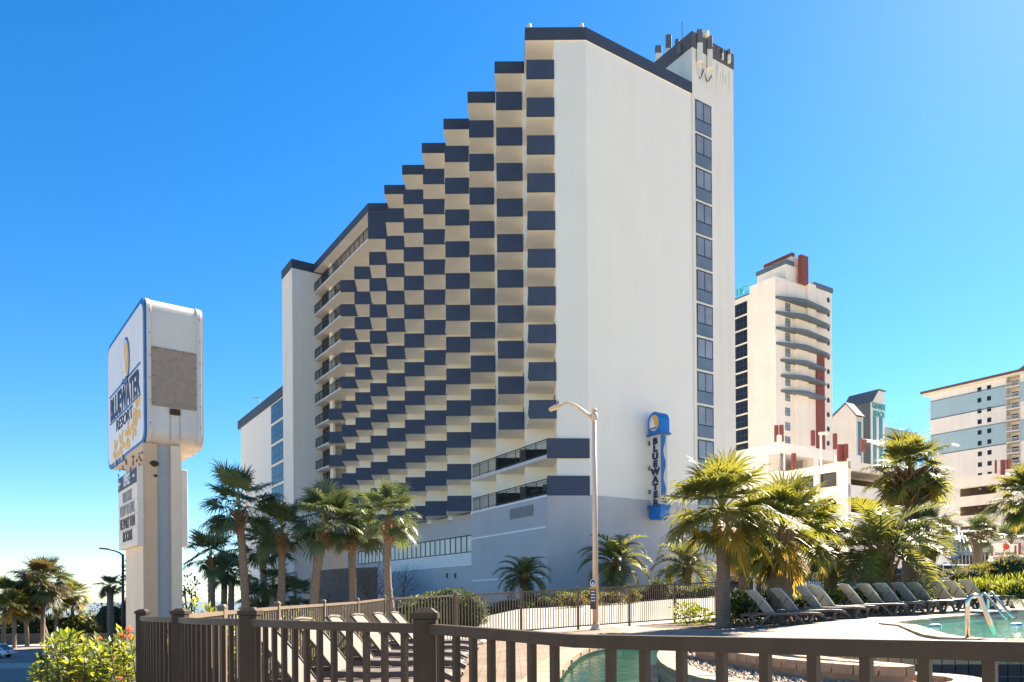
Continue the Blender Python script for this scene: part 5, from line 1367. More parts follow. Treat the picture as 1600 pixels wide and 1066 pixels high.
# beach palms far left
BG = 'beach palms beyond the street'
for a_ in ((66, 68, 912, 100, 42, 'fan', 8, 'tallest dark beach palm over the hedge on the far left', .28, 0), (78, 52, 926, 103, 32, 'fan', 8, 'dark beach palm tucked under the tallest one', .25, 1), (113, 113, 932, 108, 26, 'fan', 4, 'yellowish beach palm alone against the sea', .25, 2), (86, 90, 940, 106, 24, 'fan', 4, 'small golden beach palm behind the dark trunks', .25, 3),
           (173, 172, 918, 92, 22, 'fan', 1, 'small beach palm with bulging trunk left of the pylon sign', .42, 1), (4, 8, 928, 98, 26, 'fan', 4, 'golden beach palm cut by the left edge of the photo', .25, 2), (22, 22, 948, 96, 26, 'fan', 4, 'low golden beach palm near the left edge', .25, 4), (42, 40, 942, 99, 32, 'fan', 8, 'low dark beach palm left of the tallest one', .25, 5)):
    palm(a_[0], a_[1], a_[2], a_[3], a_[4], a_[8], a_[8]*.9, a_[5], a_[6], a_[7], BG, .5, rot=a_[9])
# feather palms along the grey hotel wall
HG = 'feather palms along the grey hotel wall'
palm(823, 818, 902, 47, 36, .26, .24, 'pin', 0, 'small feather palm at the corner of the grey hotel wall', HG, .5)
palm(958, 962, 880, 51.5, 46, .27, .24, 'pin', 1, 'feather palm behind the white street lamp by the grey hotel wall', HG, .6, rot=1)
palm(1076, 1074, 886, 54, 46, .27, .24, 'pin', 2, 'feather palm by the grey wall left of the slender pool palm', HG, .5, rot=2)
# pool side palms
palm(1131, 1128, 806, 21.5, 94, .205, .17, 'fan', 4, 'slender fan palm with clean pale trunk beside the first grey lounger', None, .35, rot=.5, bout=.6)
palm(1216, 1222, 836, 23.8, 92, .40, .33, 'fan', 5, 'stout fan palm with thick rough trunk behind the grey loungers', None, 1.6, rot=1.2, bout=.5)
palm(1376, 1376, 862, 27.5, 84, .46, .42, 'pin', 0, 'large feather palm with arching grey green fronds behind the loungers', None, 1.4, rot=.9, bout=.6)
palm(1300, 1296, 858, 31, 56, .28, .25, 'fan', 6, 'fan palm filling the gap between the stout palm and the large feather palm', None, .6, rot=2)
palm(1160, 1164, 862, 29, 46, .2, .18, 'fan', 5, 'low yellow tinged fan palm behind the slender pool palm', None, .4, rot=3)
palm(1427, 1421, 738, 33, 66, .42, .36, 'fan', 6, 'tall fan palm with ragged brown collar rising above the feather palm', None, 1.5, rot=.3, bout=2.4)
palm(1452, 1450, 838, 32, 44, .3, .28, 'fan', 7, 'fan palm tucked behind the right side of the feather palm', None, .8, rot=1.5)
palm(1622, 1608, 783, 30, 56, .24, .2, 'fan', 7, 'fan palm cut by the right edge of the photo', None, .6, rot=2.2)
palm(1527, 1528, 840, 58, 36, .36, .32, 'fan', 3, 'small fan palm in front of the glazed entrance canopy', None, .5, rot=4)
palm(1582, 1580, 853, 78, 40, .36, .32, 'fan', 2, 'low dark fan palm behind the monument sign', None, .3, rot=1)

def leaf_cloud(mb, c, rad, n, size, rng, nm=2, shell=.55, up=.3, aspect=.45):
    cx, cy, cz = c
    for i in range(n):
        while True:
            x, y, z = rng.uniform(-1, 1), rng.uniform(-1, 1), rng.uniform(-1, 1); d2 = x*x+y*y+z*z
            if shell*shell < d2 < 1: break
        bump_ = 1 + .16*sin(5*x+cx)*sin(4*y+1.3*cy) + .12*sin(7*z+cx)
        p = Vector((cx + x*rad[0]*bump_, cy + y*rad[1]*bump_, cz + z*rad[2]*bump_))
        d = Vector((x + rng.uniform(-.7, .7), y + rng.uniform(-.7, .7), z + up + rng.uniform(-.6, .6))).normalized()
        s_ = d.cross(Vector((rng.uniform(-1, 1), rng.uniform(-1, 1), rng.uniform(-1, 1)))).normalized(); L = size*rng.uniform(.6, 1.35); w_ = L*aspect
        nn = d.cross(s_)*L*.12
        m = rng.randrange(nm)
        mb.add([p, p + d*L*.5 + s_*w_*.5 - nn, p + d*L - nn*2, p + d*L*.5 - s_*w_*.5 - nn], [(0, 1, 2, 3)], m)
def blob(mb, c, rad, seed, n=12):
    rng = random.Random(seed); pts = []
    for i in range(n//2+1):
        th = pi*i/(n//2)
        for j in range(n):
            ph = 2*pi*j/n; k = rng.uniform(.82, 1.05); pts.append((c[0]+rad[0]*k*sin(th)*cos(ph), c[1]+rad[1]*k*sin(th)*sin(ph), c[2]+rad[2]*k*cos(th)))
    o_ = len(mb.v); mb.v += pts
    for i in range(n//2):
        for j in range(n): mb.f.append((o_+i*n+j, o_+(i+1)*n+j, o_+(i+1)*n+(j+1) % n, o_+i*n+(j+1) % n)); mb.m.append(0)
def shrub(name, c, blobs, n, size, mats, label, cat='shrub', group=None, seed=1, core=.75, up=.3, aspect=.45, shell=.55):
    """blobs: list of (dx,dy,dz,rx,ry,rz) about c"""
    rng = random.Random(seed); t = thing(name, c, label, cat, group); mb = MB(); cb = MB()
    tot = sum(b[3]*b[5] for b in blobs)
    for b in blobs:
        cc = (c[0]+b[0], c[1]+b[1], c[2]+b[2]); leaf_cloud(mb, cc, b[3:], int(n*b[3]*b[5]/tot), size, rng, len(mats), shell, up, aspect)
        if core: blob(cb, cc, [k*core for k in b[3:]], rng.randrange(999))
    if core: mk('branches_or_core', cb, M['core'], t, smooth=True)  # solid dark lump added inside the leaves to block see-through, no real branches
    mk('foliage', mb, mats, t); return t
def gpos(px, Y): x = P(px, 940, Y).x; return (x, Y, ground(x, Y))
LY = [M['leaf'], M['leafyellow'], M['leafyellow']]; LD = [M['leafdark'], M['leafdark'], M['leaf']]; LM = [M['leaf'], M['leafdark'], M['leafyellow']]
# seaside hedge, in separate clumps
HGR = 'clumps of the seaside hedge'
descr = ['clump of seaside hedge below the golden palm at the left edge', 'clump of seaside hedge left of the tallest dark palm', 'clump of seaside hedge under the tallest dark palm', 'clump of seaside hedge under the lone yellowish palm', 'clump of seaside hedge where the sea shows above', 'clump of seaside hedge below the small palm with bulging trunk', 'clump of seaside hedge beside the pylon pole']
for q, px in enumerate((-6, 26, 58, 90, 122, 152, 186)):
    x = P(px, 940, 108).x
    shrub('sea_hedge', (x, 108, -5.7), [(k*1.5-1.5, random.uniform(-1, 1), 1.9 + random.uniform(-.3, .4), 1.9, 2.2, 2.1) for k in range(3)], 1500, .42, [M['leafdark'], M['leafolive'], M['leafdark']] if q != 4 else [M['leafdark'], M['leafolive'], M['leafyellow']], descr[q], 'hedge', HGR, 30+q, .85)
x = P(172, 940, 99).x
shrub('sea_bush', (x, 99, -5.7), [(0, 0, 3.6, 2.6, 1.6, 2.1), (2.2, .3, 3.9, 1.6, 1.5, 2.3)], 1300, .3, [M['leafolive'], M['leafdark']], 'large dark rounded bush left of the pylon pole', 'bush', None, 44, .8)
x = P(290, 925, 60).x
t = shrub('sea_tree', (x, 60, -4.5), [(0, 0, 4.2, .9, .8, 1.6), (.3, .2, 6.0, .5, .6, .7), (-.2, 0, 2.5, .7, .6, 1.2)], 520, .26, [M['leafdark'], M['leafolive']], 'dark scrubby tree showing at the right edge of the pylon pole', 'tree', None, 45, 0)
mb = MB(); mb.tube([(x, 60, -4.6), (x+.1, 60, -1), (x-.1, 60, 1.2)], [.12, .09, .04], 6); mk('trunk', mb, M['twig'], t)
x = P(196, 905, 62).x
t = shrub('sea_tree', (x, 64, -5), [(-.9, 0, 6.4, .5, .5, .9), (-.7, .2, 8.0, .4, .5, .6), (-.6, 0, 4.4, .6, .5, 1.1)], 330, .28, [M['leafdark'], M['leafolive']], 'thin scrubby tree behind the dark street lamp', 'tree', None, 46, 0)
mb = MB(); mb.tube([(x, 64, -5.2), (x-.5, 64, 0), (x-.6, 64, 3)], [.12, .09, .04], 6); mk('trunk', mb, M['twig'], t)
# low boundary fence on the far side of the street
t = thing('boundary_fence', (-70, 105, -5.7), 'low brown board fence along the far side of the street', 'fence')
mb = MB()
for q in range(170): mb.box(-98+q*.32, -98+q*.32+.29, 105.3, 105.36, -5.7, -4.3 + .03*(q % 3))
mk('boards', mb, M['trunk'], t)
# hibiscus in the foreground
rng = random.Random(77); hb = thing('hibiscus_bush', (-4.1, 7.4, -1.7), 'yellow green hibiscus bush with orange pink flowers in the left foreground', 'bush')
mb = MB(); tw = MB(); fl = []
for i in range(150):
    px = rng.triangular(30, 222, 165); Y = rng.uniform(6.7, 8.6); x = P(px, 1000, Y).x
    edge = interp(px, [(30, 1035), (45, 1050), (62, 1020), (75, 1000), (100, 985), (112, 985), (140, 1000), (175, 992), (215, 985)])
    top = P(px, edge + rng.triangular(0, 70, 8), Y).z; x0 = x + rng.uniform(-.25, .25); b0 = Vector((x0, Y+rng.uniform(-.2,.2), -1.75)); tp = Vector((x, Y, top))
    tw.tube([b0, b0.lerp(tp, .6) + Vector((rng.uniform(-.06,.06), 0, 0)), tp], [.012, .009, .004], 5)
    nlv = 24
    for k in range(nlv):
        f_ = 1 - .62*(k/nlv)**1.15; p = b0.lerp(tp, f_); az = k*GA + i; el_ = rng.uniform(-.1, .9) if f_ < .97 else rng.uniform(.6, 1.3)
        d = Vector((cos(az)*cos(el_), sin(az)*cos(el_), sin(el_))); s_ = Vector((-sin(az), cos(az), 0)); L = rng.uniform(.07, .125); w_ = L*.27; nn = d.cross(s_); nn = nn if nn.z > 0 else -nn
        m = 1 if rng.random() < .62 else 0
        p0 = p + d*.015; p2 = p0 + d*L*.5 + nn*L*.08; p3 = p0 + d*L - nn*L*.12
        mb.add([p0, p2 + s_*w_, p3, p2 - s_*w_, p0 + d*L*.5 - nn*L*.02], [(0, 1, 4), (1, 2, 4), (2, 3, 4), (3, 0, 4)], m)
    if rng.random() < .16: fl.append(tp)
mk('foliage', mb, [M['leaf'], M['leafyellow']], hb); mk('stems', tw, M['twig'], hb)
fl += [P(203, 983, 7.2), P(192, 993, 7.4), P(157, 1000, 7.5), P(124, 1063, 7.0), P(188, 1062, 6.9), P(206, 996, 7.3)]
for c in fl[-9:]:
    f_ = MB()
    for k in range(5):
        an = 2*pi*k/5 + c.x*9; d = Vector((cos(an)*.8, -.35, sin(an)*.8)); s_ = Vector((-sin(an), 0, cos(an)))
        f_.add([c, c + d*.028 + s_*.02, c + d*.048, c + d*.028 - s_*.02], [(0, 1, 2, 3)])
    mk('flower', f_, M['flower'], hb)
# yellow green bushes behind the side fence
for q, (px, Y, h_, lab) in enumerate(((318, 11.5, 1.42, 'leafy yellow green bush right behind the pylon pole'), (352, 12.5, 1.25, 'yellow green bush behind the side fence, nearest the pylon'), (418, 14, 1.22, 'yellow green bush behind the side fence near the second fence post'), (470, 15.5, 1.25, 'yellow green bush behind the middle of the side fence'), (512, 17, 1.15, 'yellow green bush behind the side fence, farthest from the pylon'))):
    c = gpos(px, Y); shrub('garden_bush', c, [(0, 0, h_*.5, .85, .6, h_*.52), (.5, .3, h_*.45, .6, .5, h_*.45)], 1300, .11, LY, lab, 'bush', 'yellow green bushes behind the side fence', 60+q, .7)
# clipped hedge and low planting along the hotel
c = gpos(700, 33); shrub('clipped_shrub', c, [(0, 0, .85, 1.35, 1.0, .95), (.9, .1, .75, .9, .9, .85), (-.9, .1, .7, .8, .8, .8)], 5200, .10, LD, 'big dark clipped evergreen shrub behind the corner of the fence', 'shrub', None, 70, .9, .2, .5, .75)
c = gpos(655, 36); shrub('clipped_shrub', c, [(0, 0, .7, 1.3, 1.0, .8)], 2200, .11, LD, 'lower dark shrub left of the big clipped evergreen', 'shrub', None, 71, .9, .2, .5, .75)
c = gpos(540, 50); shrub('dark_shrub', c, [(-1.2, 0, 1.3, 1.8, 1.2, 1.5), (1.4, 0, 1.2, 1.6, 1.2, 1.4)], 2200, .2, LD, 'dark shrubs at the foot of the brown porch roof', 'shrub', None, 72, .85)
lowp = [(800, 44, .5, 1.1, 'low green planting at the corner of the grey hotel wall', LD), (840, 45, .75, 1.2, 'low green planting under the small feather palm', LD), (880, 46, .8, 1.3, 'low green planting left of the orange flowers', LM), (922, 47, .85, 1.2, 'low planting behind the white street lamp', LM),
        (1002, 48.5, .8, 1.2, 'low dark planting right of the orange flowers', LD), (1030, 48.5, 1.25, .85, 'dark round shrub right of the orange flowers by the grey wall', LD), (1060, 49.5, .8, 1.3, 'low planting under the feather palm near the slender palm', LM), (1100, 50, .9, 1.2, 'low planting beside the slender pool palm', LM), (770, 43, .35, .9, 'lowest end of the planting strip at the hotel corner', LD)]
for q, (px, Y, h_, rx, lab, mt) in enumerate(lowp):
    c = gpos(px, Y); shrub('border_plant', c, [(0, 0, h_*.5, rx, .8, h_*.55)], 1100, .13, mt, lab, 'shrub', 'planting strip along the grey hotel wall', 80+q, .85)
for q, (px, Y, lab) in enumerate(((895, 43.5, 'patch of orange flowers left of the white street lamp'), (956, 45.5, 'patch of orange flowers right of the white street lamp'), (988, 46.5, 'small patch of orange flowers below the dark round shrub'))):
    c = gpos(px, Y); shrub('flower_patch', c, [(0, 0, .35, .95 if q < 2 else .5, .5, .42)], 520, .13, [M['flowero'], M['leaf'], M['leafolive'], M['leaf']], lab, 'flowers', 'orange flowers in the planting strip', 95+q, .7)
# bare crape myrtle before the strip window
rng = random.Random(5); bt = thing('bare_tree', gpos(597, 40), 'bare twiggy grey tree in front of the strip window', 'tree'); mb = MB()
def grow_twig(p, d, L, r, dep):
    q = p + d*L; mb.tube([p, p.lerp(q, .5) + Vector((rng.uniform(-.05,.05), rng.uniform(-.05,.05), 0))*L, q], [r, r*.85, r*.65], 5, cap=False)
    if dep == 0: return
    for k in range(rng.choice((2, 3, 3))):
        nd = (d + Vector((rng.uniform(-.8, .8), rng.uniform(-.8, .8), rng.uniform(-.25, .5)))).normalized(); grow_twig(q, nd, L*rng.uniform(.6, .85), r*.6, dep-1)
bp = Vector(gpos(597, 40)); 
for k in range(4): grow_twig(bp + Vector((rng.uniform(-.2,.2), 0, -.1)), Vector((rng.uniform(-.45,.45), rng.uniform(-.3,.3), 1)).normalized(), 1.35, .06, 4)
mk('branches_or_core', mb, M['twig'], bt)
# shrubs behind the grey loungers
SG = 'shrubs behind the grey loungers'
sh = [(1158, 23.2, .95, .55, 'glossy green shrub between the slender palm and the first grey lounger'), (1192, 24.0, .8, .6, 'green shrub behind the first grey lounger'), (1250, 24.8, .75, .6, 'green shrub right of the stout palm trunk'), (1296, 25.6, .85, .6, 'yellow green shrub behind the fourth grey lounger'), (1338, 27.0, .8, .6, 'green shrub left of the feather palm trunk'), (1402, 28.6, .9, .7, 'yellow green shrub right of the feather palm trunk'),
      (1436, 29.6, 1.0, .7, 'bright yellow green shrub in the middle of the lounger row'), (1466, 30.8, .9, .7, 'yellow green shrub behind the last three grey loungers'), (1496, 31.6, .9, .7, 'yellow green shrub behind the last grey loungers'), (1524, 32.4, .95, .9, 'yellow grassy shrub just right of the last grey lounger'), (1556, 32.0, 1.0, 1.0, 'bright yellow grassy clump at the right end of the shrub row'), (1596, 31.0, 1.05, 1.1, 'bright yellow grassy clump at the right edge of the photo')]
for q, (px, Y, h_, rx, lab) in enumerate(sh):
    c = gpos(px, Y); shrub('garden_shrub', c, [(0, 0, h_*.5, rx, .5, h_*.52)], 1100, .12 if q < 9 else .2, LM if q < 3 else LY, lab, 'shrub', SG, 120+q, .7, .5 if q < 9 else 1.0, .45 if q < 9 else .14)
for q, (px, Y, h_, rx, lab) in enumerate(((1520, 37, 1.6, 1.4, 'rounded olive hedge left of the monument sign'), (1550, 37.5, 1.8, 1.4, 'rounded olive hedge below the monument sign'), (1584, 37, 2.2, 1.5, 'tall olive hedge at the right edge of the photo'))):
    c = gpos(px, Y); shrub('rounded_hedge', c, [(0, 0, h_*.5, rx, .9, h_*.52)], 1900, .13, [M['leafolive'], M['leaf'], M['leafolive']], lab, 'hedge', 'rounded hedges at the right', 140+q, .85)
for q, (px, Y, h_, lab) in enumerate(((1072, 24.6, .75, 'small variegated plant at the foot of the fence, left of the slender palm'), (1092, 24.2, .55, 'low variegated plant touching the trunk of the slender palm'))):
    c = gpos(px, Y); shrub('fence_plant', c, [(0, 0, h_*.5, .42, .3, h_*.55)], 420, .10, [M['leaf'], M['leafyellow']], lab, 'plant', None, 150+q, 0, .5)
# brown fallen leaves under the slender palm
mb = MB(); rng = random.Random(4)
for k in range(260):
    px = rng.uniform(1100, 1215); Y = rng.uniform(20.8, 23); x = P(px, 960, Y).x; z = ground(x, Y)+.02; a_ = rng.uniform(0, 6.3); L = rng.uniform(.08, .2)
    d = Vector((cos(a_), sin(a_), .12))*L; s_ = Vector((-sin(a_), cos(a_), 0))*L*.3; p = Vector((x, Y, z)); mb.add([p, p+d*.5+s_, p+d, p+d*.5-s_], [(0,1,2,3)])
tag(mk('fallen_leaves', mb, M['boots']), kind='stuff')
# ------------------------------------------------------------ loungers
def lounger(sling):
    """local frame: +x towards the feet, back hinged at x=0"""
    root = thing('sun_lounger', (0, 0, 0), 'lounger', 'sun lounger'); W = .31; hz = .36
    bl = .76; ba = radians(50); top = Vector((-cos(ba)*bl, 0, hz+.03 + sin(ba)*bl))
    def sheet(path, w_, th):
        mb = MB(); n = len(path)
        for p in path:
            mb.v += [(p[0], -w_, p[2]), (p[0], w_, p[2])]
        mb.v += [(x, y, z-th) for x, y, z in mb.v[:2*n]]
        for i in range(n-1):
            a_ = 2*i; mb.f += [(a_, a_+2, a_+3, a_+1), (2*n+a_+1, 2*n+a_+3, 2*n+a_+2, 2*n+a_), (a_, 2*n+a_, 2*n+a_+2, a_+2), (a_+1, a_+3, 2*n+a_+3, 2*n+a_+1)]; mb.m += [0]*4
        e_ = 2*(n-1); mb.f += [(0, 1, 2*n+1, 2*n), (e_, 2*n+e_, 2*n+e_+1, e_+1)]; mb.m += [0]*2; return mb
    mk('seat_sling', sheet([(0, 0, hz+.03), (.35, 0, hz+.015), (.7, 0, hz+.03), (1.0, 0, hz+.035), (1.28, 0, hz+.0), (1.33, 0, hz-.03)], W-.02, .015), sling, root, smooth=False)
    bk = mk('backrest', sheet([(0, 0, hz+.03), (top.x*.45+.02, 0, hz+.03+sin(ba)*bl*.45), (top.x*.9, 0, hz+.03+sin(ba)*bl*.9), (top.x-.01, 0, top.z), (top.x-.04, 0, top.z+.01)], W-.015, .02), sling, root)
    mb = MB()
    for s_ in (-1, 1): mb.tube([(0, s_*W, hz+.03), (top.x*.5+.02, s_*W, hz+.03+sin(ba)*bl*.5), (top.x, s_*W, top.z)], .02, 6)
    mb.tube([(top.x, -W, top.z), (top.x-.02, 0, top.z+.015), (top.x, W, top.z)], .022, 6); mk('back_frame', mb, sling, bk, smooth=True)
    for s_ in (-1, 1):
        mb = MB(); mb.bar((top.x*.55, s_*.22, hz+.03+sin(ba)*bl*.55), (-.52, s_*.22, hz-.02), .025, .02)
        mk('back_prop', mb, M['loungeframe'], root)
    mb = MB()
    for s_ in (-1, 1):
        pth = [(-.62, s_*W, hz-.05), (-.45, s_*W, hz), (0, s_*W, hz+.005), (.5, s_*W, hz-.005), (.95, s_*W, hz+.01), (1.25, s_*W, hz-.005), (1.36, s_*W, hz-.06)]
        for p, q in zip(pth, pth[1:]): mb.bar(p, Vector(q) + (Vector(q)-Vector(p)).normalized()*.01, .05, .07)
    for x in (-.60, .02, 1.33): mb.bar((x, -W, hz-.04), (x, W, hz-.04), .06, .05)
    mk('side_frame', mb, M['loungeframe'], root, bevel=.012)
    for x, k, s2 in ((-.55, 1, 1), (.98, 1, -1)):
        for s_ in (-1, 1):
            mb = MB(); y = s_*(W+.012)
            a_ = [(x-.10*s2, y, hz-.02), (x-.03*s2, y, hz-.16), (x+.0*s2, y, .12), (x+.02*s2, y, .02)]
            b_ = [(x+.42*s2, y, hz-.02), (x+.30*s2, y, hz-.13), (x+.20*s2, y, .14), (x+.16*s2, y, .02)]
            for pth in (a_, b_):
                for p, q in zip(pth, pth[1:]): mb.bar(p, Vector(q) + (Vector(q)-Vector(p)).normalized()*.012, .055, .07)
            mb.bar((x+.0*s2, y, .025), (x+.19*s2, y, .025), .07, .05)
            mk('leg', mb, M['loungeframe'], root, bevel=.012)
    return root
ordn = ['first', 'second', 'third', 'fourth', 'fifth', 'sixth', 'seventh', 'eighth', 'ninth', 'tenth', 'eleventh', 'twelfth']
pg = lounger(M['sling']); gpx = [1181, 1219, 1257, 1276, 1323, 1353, 1379, 1407, 1430, 1462, 1487, 1511]
rng = random.Random(9)
for i, px in enumerate(gpx):
    o_ = pg if i == 0 else copy_tree(pg)
    f_ = (px-1181)/(1511-1181)
    # along the row line from (6.5,20.5) to (17,28.5)
    row0 = Vector((6.55, 20.5, 0)); rd = Vector((10.5, 8.0, 0)); t_ = along(row0, rd, px, 925); q = row0 + rd*t_
    z = max(deck_z(q.x, q.y), ground(q.x, q.y)) if inside(q.x, q.y, DECK) else ground(q.x, q.y)
    o_.location = (q.x + .35, q.y, z + .01); o_.rotation_euler = (0, 0, radians(6 + rng.uniform(-3, 3)))
    o_['label'] = ('grey sling lounger with raised back, %s in the row from the slender palm trunk' % ordn[i]) if i not in (0, 11) else ('grey sling lounger standing nearest the slender palm trunk' if i == 0 else 'grey sling lounger at the far right end of the row, by the yellow grass')
    o_['group'] = 'grey loungers in a row by the large pool'
pbg = lounger(M['slingbeige'])
spots = [(-2.35, 7.5), (-2.3, 8.9), (-2.3, 10.5), (-2.35, 12.3), (-2.35, 14.2), (-2.35, 16.2)]
lab6 = ['beige lounger nearest the camera behind the bronze fence', 'second beige lounger from the camera behind the bronze fence', 'third beige lounger from the camera behind the bronze fence', 'third beige lounger from the fence corner', 'second beige lounger from the fence corner', 'beige lounger farthest back, closest to the fence corner']
for i, (x, y) in enumerate(spots):
    o_ = pbg if i == 0 else copy_tree(pbg)
    o_.location = (x + .32, y, deck_z(x, y) + .015); o_.rotation_euler = (0, 0, radians(-4 + rng.uniform(-4, 4))); o_['label'] = lab6[i]; o_['group'] = 'beige loungers behind the bronze fence'

# ------------------------------------------------------------ street lamps
LYY = 22.4; lb = P(931, 990, LYY); gx = lb.x; gz_ = deck_z(lb.x, LYY) - .02; ltop = P(928, 643, LYY)
lm = thing('street_lamp', (gx, LYY, gz_), 'cream street lamp with curved arm in front of the blue lettered sign wall', 'street lamp')
mb = MB(); mb.tube([(gx, LYY, gz_), (gx, LYY, ltop.z)], [.088, .06], 14); mk('pole', mb, M['lamp_pole'], lm, smooth=True)
mb = MB(); mb.lathe([(.17, 0), (.17, .05), (.13, .12), (.12, .2)], (gx, LYY, gz_), 14); mk('base_plate', mb, M['lamp_pole'], lm)
mb = MB(); mb.lathe([(.085, 0), (.09, .05), (.05, .09)], (gx, LYY, ltop.z), 12); mb.lathe([(.08, -.28), (.095, -.26), (.095, -.08), (.08, -.06)], (gx, LYY, ltop.z), 12); mk('cap', mb, M['lamp_pole'], lm, smooth=True)
a0 = P(926, 654, LYY); a1 = P(912, 643, LYY); a2 = P(900, 634, LYY); a3 = P(888, 629.5, LYY); a4 = P(880, 630.5, LYY)
mb = MB(); mb.tube([a0, a1, a2, a3, a4], [.055, .05, .042, .036, .034], 8); mk('arm', mb, M['lamp_pole'], lm, smooth=True)
hc = P(871, 635.5, LYY); dh = (P(884, 631, LYY) - P(857, 641, LYY)); Lh = dh.length; dh.normalize(); sh_ = Vector((0, 1, 0)); uh = dh.cross(sh_); uh = uh if uh.z > 0 else -uh
mb = MB(); nseg = 12; o_ = 0
for i in range(nseg+1):
    t_ = i/nseg; w_ = .15*sin(pi*min(1, .10+.92*t_))**.6 if t_ < .98 else .05; h_ = .07*sin(pi*min(1, .12+.86*t_))**.6
    c = hc - dh*Lh/2 + dh*Lh*t_
    for k in range(10): an = 2*pi*k/10; mb.v.append(tuple(c + sh_*w_*cos(an) + uh*(h_*sin(an) if sin(an) > 0 else h_*.55*sin(an))))
for i in range(nseg):
    for k in range(10): mb.f.append((i*10+k, i*10+(k+1) % 10, (i+1)*10+(k+1) % 10, (i+1)*10+k)); mb.m.append(0)
hd = mk('lamp_head', mb, M['lamp_pole'], lm, smooth=True)
mb = MB(); c = hc - uh*.035 - dh*.06; mb.extr([c + dh*.2*cos(2*pi*k/14) + sh_*.10*sin(2*pi*k/14) for k in range(14)], -uh*.02); mk('lens', mb, M['lamp_lens'], hd)
mb = MB(); c = hc + uh*.065 + dh*.05; mb.lathe([(.03, 0), (.035, .03), (.03, .08)], c, 8); mk('photocell', mb, M['antgrey'], hd)
# small notices strapped to its pole
z0, z1 = P(927, 952, LYY).z, P(927, 921, LYY).z
mb = MB(); mb.box(gx-.11-.06, gx-.0, LYY-.135, LYY-.12, z0, z1); nt = mk('notice', mb, M['screen'], lm)
mb = MB()
for q in range(4): mb.box(gx-.15, gx-.03, LYY-.143, LYY-.137, z1-.08-q*.09, z1-.045-q*.09)
mk('notice_lines', mb, M['white_text'], nt)
mb = MB(); mb.box(gx-.19, gx+.01, LYY-.15, LYY-.12, z1+.0, z1+.07); mk('yellow_band', mb, M['orange'], nt)
cz = P(927, 911, LYY).z; disc((gx-.09, LYY-.12, cz), (1, 0, 0), ZU, .085, .115, .02, M['white_text'], 'badge', nt); disc((gx-.09, LYY-.141, cz+.01), (1, 0, 0), ZU, .06, .08, .01, M['deepnavy'], 'badge_centre', nt)
mb = MB(); mb.extr([Vector((gx-.09+x, LYY-.152, cz+z)) for x, z in ((-.05, -.05), (.05, -.05), (.0, .05))], (0, -.004, 0)); mk('badge_mark', mb, M['white_text'], nt)
# dark lamp by the street
Yd = 58; b0 = P(192, 1010, Yd); t0 = P(192, 866, Yd)
ld = thing('street_lamp', (b0.x, Yd, -5.6), 'dark street lamp with long arm behind the pylon sign', 'street lamp')
mb = MB(); mb.tube([(b0.x, Yd, -5.7), t0], [.14, .09], 10); mk('pole', mb, M['darkfence'], ld, smooth=True)
mb = MB(); mb.tube([P(192, 868, Yd), P(186, 863.5, Yd), P(178, 860.5, Yd), P(168, 858.5, Yd)], [.07, .06, .05, .05], 8); mk('arm', mb, M['darkfence'], ld, smooth=True)
a_, b_ = P(168.5, 858, Yd), P(156, 857, Yd); mb = MB(); mb.bar(a_, b_, .3, .12); mk('lamp_head', mb, M['darkfence'], ld, bevel=.04)
Yq = 50; q = P(299.5, 960, Yq); mb = MB(); mb.tube([(q.x, Yq, ground(q.x, Yq)), (q.x, Yq, P(299, 927, Yq).z)], .06, 8); tag(mk('thin_post', mb, M['darkfence']), 'thin dark post standing just right of the pylon sign', 'post')
Yq = 34; q = P(1179, 940, Yq); mb = MB(); mb.tube([(q.x, Yq, ground(q.x, Yq)), (q.x, Yq, P(1182, 855, Yq).z)], .07, 8); tag(mk('white_post', mb, M['white_trim']), 'white post behind the fence between slender and stout palm', 'post')
# traffic cone behind the fence by the first lounger
q = P(1178, 935, 30.5); g_ = ground(q.x, 30.5)
tc_ = thing('traffic_cone', (q.x, 30.5, g_), 'orange traffic cone behind the fence near the first grey lounger', 'cone')
mb = MB(); mb.lathe([(.15, .03), (.03, .72)], (q.x, 30.5, g_), 12); mk('cone', mb, M['conered'], tc_, smooth=True); mb = MB(); mb.box(q.x-.2, q.x+.2, 30.3, 30.7, g_, g_+.035); mk('base', mb, M['conered'], tc_)
mb = MB(); mb.lathe([(.105, .30), (.075, .48)], (q.x, 30.5, g_), 12); mk('white_band', mb, M['white_trim'], tc_)

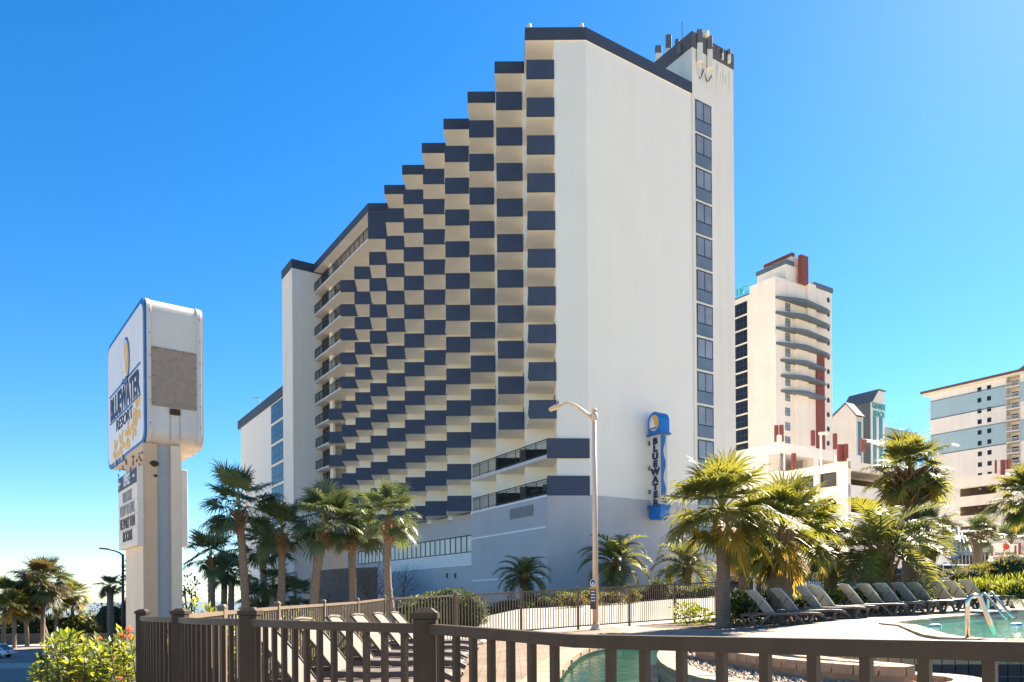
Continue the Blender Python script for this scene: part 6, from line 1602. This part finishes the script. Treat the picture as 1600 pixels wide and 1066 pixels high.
# ------------------------------------------------------------ cars
def car(x, y, z, rz, m, label, suv=False, group='parked cars behind the fence'):
    t = thing('parked_car', (0, 0, 0), label, 'car', group); ORG[t.name] = Vector((0, 0, 0))
    L, W = (4.7, .92); hb = .92 if suv else .82; ht = 1.78 if suv else 1.45
    sec = [(-L/2, .42, hb-.22, .80), (-L/2+.12, .32, hb-.04, .88), (-L/2+.7, .24, hb+.02, W), (-.6, .22, hb+.03, W), (.6, .22, hb+.02, W), (1.3, .24, hb-.03, W), (L/2-.45, .26, hb-.12, .88), (L/2-.08, .32, hb-.22, .76), (L/2, .40, hb-.30, .66)]
    mb = MB()
    for (X, zl, zh, w_) in sec:
        zm = (zl+zh)/2; mb.v += [(X, -w_*.92, zl), (X, -w_, zm), (X, -w_*.93, zh), (X, w_*.93, zh), (X, w_, zm), (X, w_*.92, zl)]
    for i in range(len(sec)-1):
        for k in range(6): mb.f.append((i*6+k, i*6+(k+1) % 6, (i+1)*6+(k+1) % 6, (i+1)*6+k)); mb.m.append(0)
    mb.f += [(5,4,3,2,1,0), tuple((len(sec)-1)*6+k for k in range(6))]; mb.m += [0, 0]
    b_ = mk('body', mb, m, t, smooth=False, bevel=.05)
    rb, rf = ((-2.1, -1.95, .75, 1.5) if suv else (-1.95, -1.15, .55, 1.35)), None
    x0, x1, x2, x3 = rb
    mb = MB(); lo = [(x0, -.80), (x3, -.80), (x3, .80), (x0, .80)]; hi = [(x1, -.64), (x2, -.64), (x2, .64), (x1, .64)]
    mb.add([(X, Yv, hb) for X, Yv in lo] + [(X, Yv, ht-.07) for X, Yv in hi], [(0,1,5,4),(1,2,6,5),(2,3,7,6),(3,0,4,7),(4,5,6,7)]); mk('windows', mb, M['glass_dark'], t)
    mb = MB(); mb.add([(X*1.0, Yv*1.02, ht-.075) for X, Yv in hi] + [(X*.97, Yv*.9, ht) for X, Yv in hi], [(0,1,5,4),(1,2,6,5),(2,3,7,6),(3,0,4,7),(4,5,6,7)])
    for (i, j) in ((0, 0), (1, 1), (2, 2), (3, 3)): mb.bar((lo[i][0], lo[i][1]*1.01, hb), (hi[j][0], hi[j][1]*1.01, ht-.07), .07, .06)
    xm = (x0+x3)/2
    for s_ in (-1, 1): mb.bar((xm, s_*.805, hb), (xm*.9, s_*.65, ht-.07), .07, .04)
    mk('roof', mb, m, t)
    for X in (-1.4, 1.42):
        for s_ in (-1, 1):
            mb = MB(); n = 20; y0_, y1_ = s_*.72, s_*.93
            for yy in (y0_, y1_): mb.v += [(X + .33*cos(2*pi*k/n), yy, .33 + .33*sin(2*pi*k/n)) for k in range(n)]
            for k in range(n): mb.f.append((k, (k+1) % n, n+(k+1) % n, n+k)); mb.m.append(0)
            mb.f += [tuple(range(n)), tuple(range(n, 2*n))]; mb.m += [0, 0]; wh = mk('wheel', mb, M['tyre'], t)
            mb = MB(); mb.v = [(X + .2*cos(2*pi*k/n), s_*.936, .33 + .2*sin(2*pi*k/n)) for k in range(n)]; mb.f = [tuple(range(n))]; mb.m = [0]; mk('rim', mb, M['rim'], wh)
    for s_ in (-1, 1):
        mb = MB(); mb.box(-L/2-.01, -L/2+.2, s_*.62-.14, s_*.62+.14, hb-.22, hb-.08); mk('tail_light', mb, M['taillight'], t)
        mb = MB(); mb.box(L/2-.24, L/2-.03, s_*.58-.16, s_*.58+.16, hb-.36, hb-.24); mk('headlight', mb, M['headlight'], t)
    t.location = (x, y, z); t.rotation_euler = (0, 0, rz); return t
silver = paint('silver_paint', (.55, .56, .57)); blue = paint('blue_paint', (.10, .18, .32)); white = paint('white_paint', (.72, .72, .71)); black = paint('black_paint', (.02, .02, .022)); lightblue = paint('pale_blue_paint', (.32, .42, .52))
q = P(-16, 1004, 80); car(q.x, 80, -5.76, pi, white, 'white car driving on the street at the left edge of the photo', group=None)
for px, Y, rz, m_, lab, suv in ((1494, 52, .35, white, 'white car parked behind the dark fence, right of the feather palm', True), (1318, 56, .2, blue, 'blue car parked left of the feather palm trunk', False), (1268, 54, .2, lightblue, 'pale blue car parked behind the fence, right of the stout palm trunk', False), (1228, 60, .2, silver, 'silver car parked behind the stout palm trunk', False), (1352, 58, .3, black, 'black car parked directly behind the feather palm trunk', True), (1166, 60, .2, black, 'black car parked in the gap behind the slender palm', False), (1424, 58, .3, black, 'black car parked behind the middle of the lounger row', True)):
    q = P(px, 915, Y); car(q.x, Y, ground(q.x, Y) + .06, rz, m_, lab, suv)
